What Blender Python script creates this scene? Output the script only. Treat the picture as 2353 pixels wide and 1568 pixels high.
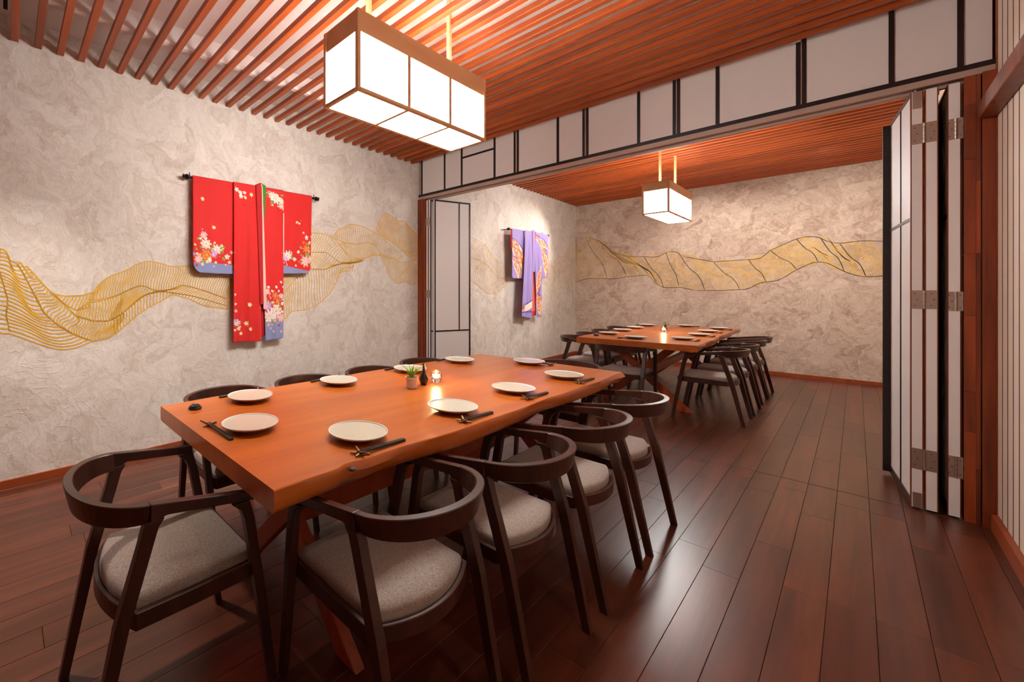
import bpy, bmesh, math, random
import numpy as np
from mathutils import Vector, Matrix
R = math.radians
for o in list(bpy.data.objects): bpy.data.objects.remove(o)
scene = bpy.context.scene
col = scene.collection
rnd = random.Random(7)

# ---------------------------------------------------------------- camera
cam = bpy.data.cameras.new('camera')
cam.sensor_fit = 'HORIZONTAL'; cam.sensor_width = 36.0
cam.lens = 36.0 * 949.8 / 2353.0
cam.shift_x = (1176.5 - 780.0) / 2353.0
cam.shift_y = -(784.0 - 673.0) / 2353.0
cam.clip_start = 0.02
camo = bpy.data.objects.new('camera', cam); col.objects.link(camo)
camo.location = (0, 0, 1.266); camo.rotation_euler = (R(90), 0, R(51.334))
scene.camera = camo

# ---------------------------------------------------------------- world, exposure, unseen spots
w = bpy.data.worlds.new('world'); scene.world = w; w.use_nodes = True
w.node_tree.nodes['Background'].inputs[0].default_value = (1.0, 0.85, 0.72, 1)
w.node_tree.nodes['Background'].inputs[1].default_value = 0.0
vs = scene.view_settings
vs.view_transform = 'Standard'; vs.look = 'None'; vs.gamma = 1.0; vs.use_curve_mapping = False
vs.exposure = 1.9
LANTERN = 10.0          # emission of the lantern paper
LANTERN_UP = 3.5      # bare lamps seen from above, inside the open lantern tops
WARM = (1.0, 0.92, 0.84)

def lamp(kind, name, loc, aim, energy, size=0.05, spot=60, blend=0.6, colr=WARM):
    l = bpy.data.lights.new(name, kind); l.energy = energy; l.color = colr
    if kind == 'SPOT':
        l.spot_size = R(spot); l.spot_blend = blend; l.shadow_soft_size = size
    elif kind == 'AREA':
        l.shape = 'RECTANGLE'; l.size = size; l.size_y = size
    o = bpy.data.objects.new(name, l); col.objects.link(o)
    o.location = loc
    d = Vector(aim) - Vector(loc)
    o.rotation_euler = d.to_track_quat('-Z', 'Y').to_euler()
    return o
# unseen spots just below the slats: lilac kimono's one inferred, the rest added
UNSEEN_SPOTS = [((-2.55, 8.374, 3.03), (-3.45, 7.0, 1.7), 45, 75),  # inferred from the lilac kimono's shadow
        ((-1.6, 8.003, 3.03), (-1.3, 9.2, 1.4), 20, 110),  # this and the next are added to brighten the far wall
        ((-0.3, 7.632, 3.03), (0.0, 9.2, 1.4), 18, 110),
        ((0.18, 0.95, 2.87), (-0.9, 1.6, 0.3), 5, 130),  # added to light table side and chairs from the right
        ((-2.75, -0.25, 2.87), (-2.65, 0.35, 0.0), 60, 75)]  # added behind the camera to brighten the floor by the left wall
for i, (loc, aim, e, s) in enumerate(UNSEEN_SPOTS):
    lamp('SPOT', 'unseen_spot', loc, aim, e, 0.012 if loc[1] > 4 else 0.06, s, 0.9)

# ---------------------------------------------------------------- helpers
def tag(o, label=None, cat=None, group=None, kind=None):
    if label: o['label'] = label
    if cat: o['category'] = cat
    if group: o['group'] = group
    if kind: o['kind'] = kind
    return o

def empty(name, loc=(0, 0, 0), rz=0.0):
    o = bpy.data.objects.new(name, None); o.empty_display_size = 0.05
    col.objects.link(o); o.location = loc; o.rotation_euler = (0, 0, rz)
    return o

def link(name, me, mat, parent=None, loc=None, rz=None):
    o = bpy.data.objects.new(name, me); col.objects.link(o)
    if mat is not None and len(me.materials) == 0: me.materials.append(mat)
    if parent is not None: o.parent = parent
    if loc is not None: o.location = loc
    if rz is not None: o.rotation_euler = (0, 0, rz)
    return o

def dup(root, loc, rz, label=None):
    r = root.copy(); col.objects.link(r); r.location = loc; r.rotation_euler = (0, 0, rz)
    if label: r['label'] = label
    for ch in list(root.children):
        c = ch.copy(); col.objects.link(c); c.parent = r
        for g in ch.children:
            d = g.copy(); col.objects.link(d); d.parent = c
    return r

class MB:
    def __init__(s): s.v = []; s.f = []
    def quadloop(s, a, b, c, d): s.f.append((a, b, c, d))
    def box(s, x0, x1, y0, y1, z0, z1):
        return s.hexa([(x0, y0, z0), (x1, y0, z0), (x1, y1, z0), (x0, y1, z0)],
                      [(x0, y0, z1), (x1, y0, z1), (x1, y1, z1), (x0, y1, z1)])
    def hexa(s, lo, hi):
        n = len(s.v); s.v += list(lo) + list(hi)
        for f in ((3, 2, 1, 0), (4, 5, 6, 7), (0, 1, 5, 4), (1, 2, 6, 5), (2, 3, 7, 6), (3, 0, 4, 7)):
            s.f.append(tuple(n + i for i in f))
        return s
    def loft(s, secs, cap=True, closed=False):
        n0 = len(s.v); k = len(secs[0])
        for q in secs: s.v += [tuple(p) for p in q]
        m = len(secs)
        for i in range(m if closed else m - 1):
            a = n0 + i * k; b = n0 + ((i + 1) % m) * k
            for j in range(k):
                j2 = (j + 1) % k
                s.f.append((a + j, a + j2, b + j2, b + j))
        if cap and not closed:
            s.f.append(tuple(n0 + j for j in reversed(range(k))))
            s.f.append(tuple(n0 + (m - 1) * k + j for j in range(k)))
        return s
    def lathe(s, prof, seg=32, c=(0, 0, 0)):
        secs = []
        for r, z in prof:
            secs.append([(c[0] + r * math.cos(2 * math.pi * j / seg), c[1] + r * math.sin(2 * math.pi * j / seg), c[2] + z) for j in range(seg)])
        return s.loft(secs, cap=True)
    def tube(s, p, q, r, seg=10, r2=None):
        p = Vector(p); q = Vector(q); d = (q - p).normalized()
        a = d.orthogonal().normalized(); b = d.cross(a)
        r2 = r if r2 is None else r2
        secs = [[tuple(c + (a * math.cos(2 * math.pi * j / seg) + b * math.sin(2 * math.pi * j / seg)) * rr) for j in range(seg)] for c, rr in ((p, r), (q, r2))]
        return s.loft(secs)
    def beam(s, p, q, wx, wz, up=(0, 0, 1)):
        p = Vector(p); q = Vector(q); d = (q - p).normalized(); up = Vector(up)
        a = d.cross(up).normalized() * (wx / 2); b = a.cross(d).normalized() * (wz / 2)
        return s.loft([[tuple(c + a * i + b * j) for i, j in ((-1, -1), (1, -1), (1, 1), (-1, 1))] for c in (p, q)])
    def mesh(s, name, bevel=0.0, seg=2, smooth=False, angle=35):
        me = bpy.data.meshes.new(name); me.from_pydata([tuple(map(float, p)) for p in s.v], [], s.f)
        bm = bmesh.new(); bm.from_mesh(me)
        bmesh.ops.recalc_face_normals(bm, faces=bm.faces)
        if bevel:
            es = [e for e in bm.edges if len(e.link_faces) == 2 and e.calc_face_angle(0) > R(angle)]
            bmesh.ops.bevel(bm, geom=es, offset=bevel, segments=seg, profile=0.6, affect='EDGES', clamp_overlap=True)
        bm.to_mesh(me); bm.free()
        if smooth:
            me.shade_smooth()
            me.set_sharp_from_angle(angle=R(40))
        me.update()
        return me

# ---------------------------------------------------------------- materials
def nt(name):
    m = bpy.data.materials.new(name); m.use_nodes = True
    t = m.node_tree; b = t.nodes['Principled BSDF']
    return m, t, b
def lin(c): return tuple(((x / 255) / 12.92 if x / 255 <= 0.04045 else ((x / 255 + 0.055) / 1.055) ** 2.4) for x in c) + (1,)
def plain(name, c, rough=0.5, metal=0.0, coat=0.0, spec=0.5):
    m, t, b = nt(name)
    n = t.nodes.new('ShaderNodeTexNoise'); n.inputs['Scale'].default_value = 40
    hs = t.nodes.new('ShaderNodeMixRGB'); hs.blend_type = 'MULTIPLY'; hs.inputs[0].default_value = 0.12
    hs.inputs[1].default_value = lin(c); t.links.new(n.outputs['Color'], hs.inputs[2])
    t.links.new(hs.outputs[0], b.inputs['Base Color'])
    b.inputs['Roughness'].default_value = rough; b.inputs['Metallic'].default_value = metal
    b.inputs['Coat Weight'].default_value = coat; b.inputs['Specular IOR Level'].default_value = spec
    return m
def emit(name, c, strength):
    m, t, b = nt(name)
    b.inputs['Base Color'].default_value = c + (1,)
    b.inputs['Emission Color'].default_value = c + (1,)
    b.inputs['Emission Strength'].default_value = strength
    b.inputs['Roughness'].default_value = 0.7
    return m
def wood(name, dark, light, axis='Y', rough=0.4, scale=9.0, vary=0.25, coat=0.0, stretch=14.0, bump=0.05, spec=0.5):
    """grain stretched along the piece's own axis, tone varied piece by piece"""
    m, t, b = nt(name); L = t.links.new
    tc = t.nodes.new('ShaderNodeTexCoord'); oi = t.nodes.new('ShaderNodeObjectInfo')
    add = t.nodes.new('ShaderNodeVectorMath'); add.operation = 'ADD'
    sc = t.nodes.new('ShaderNodeVectorMath'); sc.operation = 'SCALE'; sc.inputs['Scale'].default_value = 37.0
    cx = t.nodes.new('ShaderNodeCombineXYZ')
    for i in range(3): L(oi.outputs['Random'], cx.inputs[i])
    L(cx.outputs[0], sc.inputs[0]); L(tc.outputs['Object'], add.inputs[0]); L(sc.outputs[0], add.inputs[1])
    mp = t.nodes.new('ShaderNodeMapping')
    s = [stretch, stretch, stretch]; s['XYZ'.index(axis)] = 1.0
    mp.inputs['Scale'].default_value = [q * scale / 9.0 for q in s]
    L(add.outputs[0], mp.inputs[0])
    n = t.nodes.new('ShaderNodeTexNoise'); n.inputs['Scale'].default_value = 1.6; n.inputs['Detail'].default_value = 6
    n.inputs['Roughness'].default_value = 0.62; n.inputs['Distortion'].default_value = 0.35
    L(mp.outputs[0], n.inputs['Vector'])
    r = t.nodes.new('ShaderNodeValToRGB')
    r.color_ramp.elements[0].position = 0.3; r.color_ramp.elements[0].color = lin(dark)
    r.color_ramp.elements[1].position = 0.72; r.color_ramp.elements[1].color = lin(light)
    L(n.outputs['Fac'], r.inputs[0])
    hv = t.nodes.new('ShaderNodeHueSaturation')
    ma = t.nodes.new('ShaderNodeMapRange'); ma.inputs['To Min'].default_value = 1 - vary; ma.inputs['To Max'].default_value = 1 + vary
    L(oi.outputs['Random'], ma.inputs[0]); L(ma.outputs[0], hv.inputs['Value']); L(r.outputs[0], hv.inputs['Color'])
    L(hv.outputs[0], b.inputs['Base Color'])
    b.inputs['Roughness'].default_value = rough; b.inputs['Coat Weight'].default_value = coat
    b.inputs['Coat Roughness'].default_value = 0.25; b.inputs['Specular IOR Level'].default_value = spec
    if bump:
        bp = t.nodes.new('ShaderNodeBump'); bp.inputs['Strength'].default_value = bump; bp.inputs['Distance'].default_value = 0.004
        L(n.outputs['Fac'], bp.inputs['Height']); L(bp.outputs[0], b.inputs['Normal'])
    return m
def plaster(name, a, c, e, cell=4.0, warp=0.35, bump=0.25, contrast=(0.32, 0.7), blend=0.62):
    m, t, b = nt(name); L = t.links.new
    tc = t.nodes.new('ShaderNodeTexCoord')
    n1 = t.nodes.new('ShaderNodeTexNoise'); n1.inputs['Scale'].default_value = 2.6; n1.inputs['Detail'].default_value = 5
    L(tc.outputs['Object'], n1.inputs['Vector'])
    sub = t.nodes.new('ShaderNodeVectorMath'); sub.operation = 'SUBTRACT'; sub.inputs[1].default_value = (.5, .5, .5)
    L(n1.outputs['Color'], sub.inputs[0])
    sc = t.nodes.new('ShaderNodeVectorMath'); sc.operation = 'SCALE'; sc.inputs['Scale'].default_value = warp * 2
    L(sub.outputs[0], sc.inputs[0])
    ad = t.nodes.new('ShaderNodeVectorMath'); ad.operation = 'ADD'
    L(tc.outputs['Object'], ad.inputs[0]); L(sc.outputs[0], ad.inputs[1])
    vo = t.nodes.new('ShaderNodeTexVoronoi'); vo.inputs['Scale'].default_value = cell; L(ad.outputs[0], vo.inputs['Vector'])
    sp = t.nodes.new('ShaderNodeSeparateColor'); L(vo.outputs['Color'], sp.inputs[0])
    n2 = t.nodes.new('ShaderNodeTexNoise'); n2.inputs['Scale'].default_value = 5.5; n2.inputs['Detail'].default_value = 8
    n2.inputs['Roughness'].default_value = 0.65; n2.inputs['Distortion'].default_value = 2.4; L(ad.outputs[0], n2.inputs['Vector'])
    mx = t.nodes.new('ShaderNodeMix'); mx.data_type = 'FLOAT'; mx.inputs[0].default_value = blend
    L(sp.outputs[0], mx.inputs[2]); L(n2.outputs['Fac'], mx.inputs[3])
    r = t.nodes.new('ShaderNodeValToRGB'); el = r.color_ramp.elements
    el[0].position = contrast[0]; el[0].color = lin(a); el[1].position = contrast[1]; el[1].color = lin(e)
    q = r.color_ramp.elements.new((contrast[0] + contrast[1]) / 2); q.color = lin(c)
    L(mx.outputs[0], r.inputs[0]); L(r.outputs[0], b.inputs['Base Color'])
    b.inputs['Roughness'].default_value = 0.72
    n3 = t.nodes.new('ShaderNodeTexNoise'); n3.inputs['Scale'].default_value = 4.2; n3.inputs['Detail'].default_value = 3
    n3.inputs['Distortion'].default_value = 2.2; L(tc.outputs['Object'], n3.inputs['Vector'])
    d1 = t.nodes.new('ShaderNodeMath'); d1.operation = 'SUBTRACT'; L(n3.outputs['Fac'], d1.inputs[0]); d1.inputs[1].default_value = 0.5
    d2 = t.nodes.new('ShaderNodeMath'); d2.operation = 'ABSOLUTE'; L(d1.outputs[0], d2.inputs[0])
    d3 = t.nodes.new('ShaderNodeMapRange'); d3.inputs['From Max'].default_value = 0.022; d3.inputs['To Min'].default_value = 0.35; d3.inputs['To Max'].default_value = 0.0
    L(d2.outputs[0], d3.inputs[0])
    sm = t.nodes.new('ShaderNodeMath'); sm.operation = 'ADD'; L(mx.outputs[0], sm.inputs[0]); L(d3.outputs[0], sm.inputs[1])
    bp = t.nodes.new('ShaderNodeBump'); bp.inputs['Strength'].default_value = bump; bp.inputs['Distance'].default_value = 0.012
    L(sm.outputs[0], bp.inputs['Height']); L(bp.outputs[0], b.inputs['Normal'])
    return m
def fabric(name, dark, light, scale=260.0):
    m, t, b = nt(name); L = t.links.new
    tc = t.nodes.new('ShaderNodeTexCoord')
    fs = []
    for st in ((1, 5, 5), (5, 1, 5)):
        mp = t.nodes.new('ShaderNodeMapping'); mp.inputs['Scale'].default_value = st; L(tc.outputs['Object'], mp.inputs[0])
        n = t.nodes.new('ShaderNodeTexNoise'); n.inputs['Scale'].default_value = scale / 4; n.inputs['Detail'].default_value = 3
        L(mp.outputs[0], n.inputs['Vector']); fs.append(n)
    mx = t.nodes.new('ShaderNodeMath'); mx.operation = 'MAXIMUM'; L(fs[0].outputs['Fac'], mx.inputs[0]); L(fs[1].outputs['Fac'], mx.inputs[1])
    r = t.nodes.new('ShaderNodeValToRGB'); r.color_ramp.elements[0].position = 0.42; r.color_ramp.elements[0].color = lin(dark)
    r.color_ramp.elements[1].position = 0.68; r.color_ramp.elements[1].color = lin(light)
    L(mx.outputs[0], r.inputs[0]); L(r.outputs[0], b.inputs['Base Color'])
    b.inputs['Roughness'].default_value = 0.9; b.inputs['Sheen Weight'].default_value = 0.25
    bp = t.nodes.new('ShaderNodeBump'); bp.inputs['Strength'].default_value = 0.35; bp.inputs['Distance'].default_value = 0.002
    L(mx.outputs[0], bp.inputs['Height']); L(bp.outputs[0], b.inputs['Normal'])
    return m
def printed(name, rough=0.75):
    """cloth whose dyed print is held in the mesh's colour attribute"""
    m, t, b = nt(name)
    a = t.nodes.new('ShaderNodeVertexColor'); a.layer_name = 'print'
    n = t.nodes.new('ShaderNodeTexNoise'); n.inputs['Scale'].default_value = 300
    bp = t.nodes.new('ShaderNodeBump'); bp.inputs['Strength'].default_value = 0.12; bp.inputs['Distance'].default_value = 0.001
    t.links.new(a.outputs['Color'], b.inputs['Base Color']); t.links.new(n.outputs['Fac'], bp.inputs['Height'])
    t.links.new(bp.outputs[0], b.inputs['Normal'])
    b.inputs['Roughness'].default_value = rough; b.inputs['Sheen Weight'].default_value = 0.15
    return m
M = dict(
    floor=wood('floor_wood', (72, 35, 21), (114, 58, 36), 'Y', 0.29, 5, 0.30, 0.18, 16, 0.04, 0.36),
    dark=plain('dark_gap', (24, 12, 9), 0.8),
    slat=wood('slat_wood', (138, 58, 19), (188, 88, 27), 'X', 0.45, 6, 0.16, 0, 20, 0.05),
    base=wood('skirting_wood', (136, 58, 24), (178, 84, 38), 'Y', 0.4, 6, 0.1),
    post=wood('post_wood', (100, 38, 15), (162, 72, 30), 'Z', 0.38, 6, 0.28, 0.15),
    table=wood('table_wood', (170, 80, 20), (208, 112, 32), 'Y', 0.33, 3.2, 0.04, 0.2, 12, 0.03),
    tleg=wood('table_leg_wood', (150, 62, 26), (190, 88, 42), 'Z', 0.4, 5, 0.08),
    chair=wood('chair_wood', (48, 24, 14), (76, 39, 24), 'Z', 0.36, 6, 0.06, 0.1, 10, 0.03),
    cush=fabric('cushion_fabric', (116, 100, 90), (184, 166, 153), 620),
    plaster=plaster('plaster_wall', (206, 191, 177), (224, 213, 200), (237, 228, 217), 4.6, 0.4, 0.42, (0.32, 0.66), 0.82),
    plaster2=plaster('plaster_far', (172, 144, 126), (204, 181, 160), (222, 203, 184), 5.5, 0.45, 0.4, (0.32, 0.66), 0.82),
    ceil=plain('ceiling_paint', (236, 224, 218), 0.85),
    paper=plain('shoji_paper', (232, 220, 213), 0.7),
    edge=plain('door_edge_white', (240, 231, 225), 0.5),
    black=plain('black_lacquer', (34, 18, 13), 0.4),
    fascia=plain('header_board', (186, 156, 140), 0.5),
    strip=plain('blind_slat', (236, 212, 190), 0.7),
    stripgap=plain('blind_gap', (112, 84, 84), 0.8),
    steel=plain('brushed_steel', (190, 172, 158), 0.38, 0.85),
    track=plain('track_metal', (110, 88, 74), 0.4, 0.6),
    goldpale=plain('pale_gold_paint', (240, 196, 92), 0.5, 0.0),
    gold=plain('gold_paint', (236, 180, 56), 0.45, 0.0),
    lframe=wood('lantern_wood', (220, 172, 122), (236, 192, 144), 'Y', 0.5, 6, 0.04),
    glow=emit('lantern_paper', (0.96, 0.97, 0.96), LANTERN),
    glowup=emit('lantern_lamps', (1.0, 0.88, 0.72), LANTERN_UP),
    plate=plain('plate_glaze', (216, 208, 184), 0.25, 0, 0.3),
    rim=plain('plate_rim', (252, 250, 246), 0.25, 0, 0.3),
    under=plain('plate_underside', (150, 96, 66), 0.4),
    stick=plain('black_chopstick', (34, 28, 28), 0.4),
    bronze=plain('bronze', (150, 104, 58), 0.4, 0.6),
    pot=plain('white_pot', (232, 214, 204), 0.5),
    soil=plain('dark_soil', (40, 32, 22), 0.9),
    leaf=plain('green_leaf', (104, 168, 30), 0.45),
    leaf2=plain('green_leaf_pale', (160, 196, 60), 0.45),
    vase=plain('dark_glaze', (40, 16, 12), 0.12, 0, 0.6),
    wax=emit('candle_wax', (1.0, 0.87, 0.66), 0.8),
    flame=emit('candle_flame', (1.0, 0.74, 0.36), 7.0),
    navy=plain('navy_plastic', (26, 30, 44), 0.25),
    chrome=plain('chrome', (200, 200, 205), 0.15, 1.0),
    iron=plain('black_iron', (30, 22, 18), 0.35, 0.6),
    printed=printed('kimono_print'),
)
def glass_mat():
    m, t, b = nt('clear_glass')
    b.inputs['Base Color'].default_value = (1, .95, .88, 1); b.inputs['Transmission Weight'].default_value = 1.0
    b.inputs['Roughness'].default_value = 0.06; b.inputs['IOR'].default_value = 1.45
    return m
M['glass'] = glass_mat()
MURAL_FRONT=[([(-0.326,1.769),(-0.269,1.539),(-0.21,1.328),(-0.169,1.138),(-0.128,1.082)],[(-0.061,1.567),(-0.048,1.414),(-0.026,1.317),(-0.004,1.218),(-0.013,1.119),(-0.004,1.071),(0.0,1.043),(0.004,1.003)],20,0,0.02,0),
([(-0.044,1.549),(-0.048,1.414),(-0.026,1.317),(-0.004,1.218),(-0.013,1.119),(-0.004,1.071),(0.0,1.043),(0.004,1.003)],[(0.033,1.468),(0.054,1.435),(0.086,1.37),(0.113,1.304),(0.149,1.216),(0.184,1.133),(0.258,1.05),(0.347,0.978),(0.426,0.936),(0.472,0.917)],24,0,0.02,0.075),
([(0.045,1.457),(0.086,1.37),(0.113,1.304),(0.149,1.216),(0.184,1.133),(0.258,1.05),(0.347,0.978)],[(0.095,1.442),(0.149,1.371),(0.199,1.302),(0.238,1.257),(0.296,1.193),(0.373,1.103)],22,0,0.03,0),
([(0.243,1.254),(0.296,1.193),(0.373,1.14),(0.453,1.163)],[(0.248,1.257),(0.308,1.242),(0.412,1.247),(0.48,1.272)],12,0,0.006,0),
([(0.373,1.103),(0.48,1.061),(0.578,1.057),(0.665,1.105)],[(0.373,1.14),(0.453,1.197),(0.564,1.218),(0.665,1.259)],18,0.03,0.01,0),
([(0.347,0.978),(0.472,0.917),(0.55,0.924),(0.621,0.957)],[(0.373,1.103),(0.48,1.061),(0.578,1.057),(0.68,1.111)],18,0.05,0.015,0),
([(0.461,1.213),(0.564,1.224),(0.651,1.253),(0.726,1.296),(0.803,1.327),(0.899,1.283),(0.998,1.284),(1.12,1.331),(1.266,1.295),(1.541,1.2)],[(0.48,1.275),(0.536,1.355),(0.607,1.399),(0.695,1.434),(0.772,1.487),(0.85,1.514),(0.932,1.505),(1.033,1.474),(1.156,1.49),(1.342,1.471),(1.541,1.394)],58,0.05,0.008,0),
([(0.578,1.057),(0.665,1.105),(0.741,1.176),(0.819,1.242),(0.899,1.276),(1.015,1.27),(1.192,1.241),(1.541,1.142)],[(0.651,1.253),(0.726,1.296),(0.803,1.327),(0.899,1.283),(0.998,1.284),(1.12,1.331),(1.266,1.295),(1.541,1.2)],45,0.04,0.006,0),
([(0.621,0.957),(0.726,1.05),(0.781,1.102),(0.866,1.157),(0.948,1.197),(1.033,1.252),(1.156,1.223),(1.303,1.151),(1.541,1.115)],[(0.578,1.057),(0.665,1.105),(0.741,1.176),(0.819,1.242),(0.899,1.276),(1.015,1.27),(1.192,1.241),(1.541,1.142)],40,0.03,0.004,0),
([(2.036,1.447),(2.29,1.686),(2.453,1.683),(2.624,1.694),(2.712,1.644),(2.791,1.601),(2.961,1.599),(3.16,1.638)],[(2.06,1.68),(2.237,1.822),(2.397,1.88),(2.594,1.889),(2.743,1.842),(2.866,1.733),(2.961,1.638),(3.16,1.653)],38,0.05,0.012,0),
([(2.036,1.195),(2.237,1.409),(2.397,1.511),(2.594,1.509),(2.712,1.55),(2.835,1.584),(3.007,1.587)],[(2.036,1.447),(2.29,1.686),(2.453,1.683),(2.624,1.694),(2.712,1.644),(2.791,1.601),(2.961,1.599),(3.16,1.638)],34,0.04,0.012,0),
([(2.046,0.954),(2.186,1.085),(2.343,1.089),(2.48,1.122),(2.577,1.188),(2.683,1.271),(2.773,1.398),(2.816,1.493),(2.994,1.514)],[(2.036,1.195),(2.237,1.409),(2.397,1.511),(2.594,1.509),(2.712,1.55),(2.835,1.584),(3.007,1.587)],32,0.06,0.012,0),
([(2.755,1.843),(2.866,1.814),(3.026,1.807),(3.229,1.847),(3.349,1.816),(3.421,1.744),(3.555,1.674),(3.829,1.689)],[(2.712,1.863),(2.773,1.939),(2.961,2.029),(3.126,2.027),(3.32,1.981),(3.48,1.914),(3.67,1.813),(3.829,1.727)],40,0.04,0.01,0),
([(2.791,1.79),(2.929,1.689),(3.026,1.651),(3.181,1.659),(3.299,1.686)],[(2.835,1.812),(3.059,1.81),(3.229,1.847),(3.334,1.825),(3.443,1.72)],22,0.03,0.01,0),
([(3.392,1.973),(3.517,1.917),(3.67,1.866),(3.829,1.781),(3.952,1.712),(4.037,1.672),(4.175,1.735)],[(3.363,1.996),(3.406,2.113),(3.495,2.211),(3.608,2.209),(3.748,2.146),(3.869,2.165),(3.994,2.068),(4.14,2.003)],46,0.02,0.02,0),
([(3.421,1.719),(3.517,1.594),(3.593,1.466),(3.709,1.378),(3.869,1.402),(4.037,1.366),(4.167,1.424)],[(3.443,1.72),(3.593,1.702),(3.748,1.658),(3.869,1.636),(3.994,1.681),(4.079,1.607),(4.184,1.651)],36,0.02,0.02,0)]
MURAL_SIDE=[([(5.319,1.787),(5.613,1.75),(5.861,1.66),(6.123,1.496),(6.398,1.502)],[(5.319,2.089),(5.528,2.061),(5.773,1.993),(5.951,1.835),(6.19,1.743),(6.398,1.61)],26,0.04,0.03,0),
([(5.319,1.446),(5.493,1.384),(5.798,1.252),(6.056,1.245),(6.258,1.344),(6.398,1.395)],[(5.319,1.787),(5.613,1.75),(5.861,1.66),(6.123,1.496),(6.398,1.502)],26,0.04,0.03,0),
([(7.647,1.754),(7.974,1.62),(8.28,1.696),(8.623,1.682),(8.941,1.825),(9.14,1.924)],[(7.647,1.946),(7.9,1.822),(8.087,1.772),(8.32,1.951),(8.727,2.008),(8.941,2.225),(9.14,2.284)],26,0.04,0.02,0),
([(7.647,1.57),(7.9,1.356),(8.125,1.291),(8.52,1.378),(8.833,1.345),(9.14,1.491)],[(7.647,1.754),(7.974,1.62),(8.28,1.696),(8.623,1.682),(8.941,1.825),(9.14,1.924)],26,0.04,0.02,0)]
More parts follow.
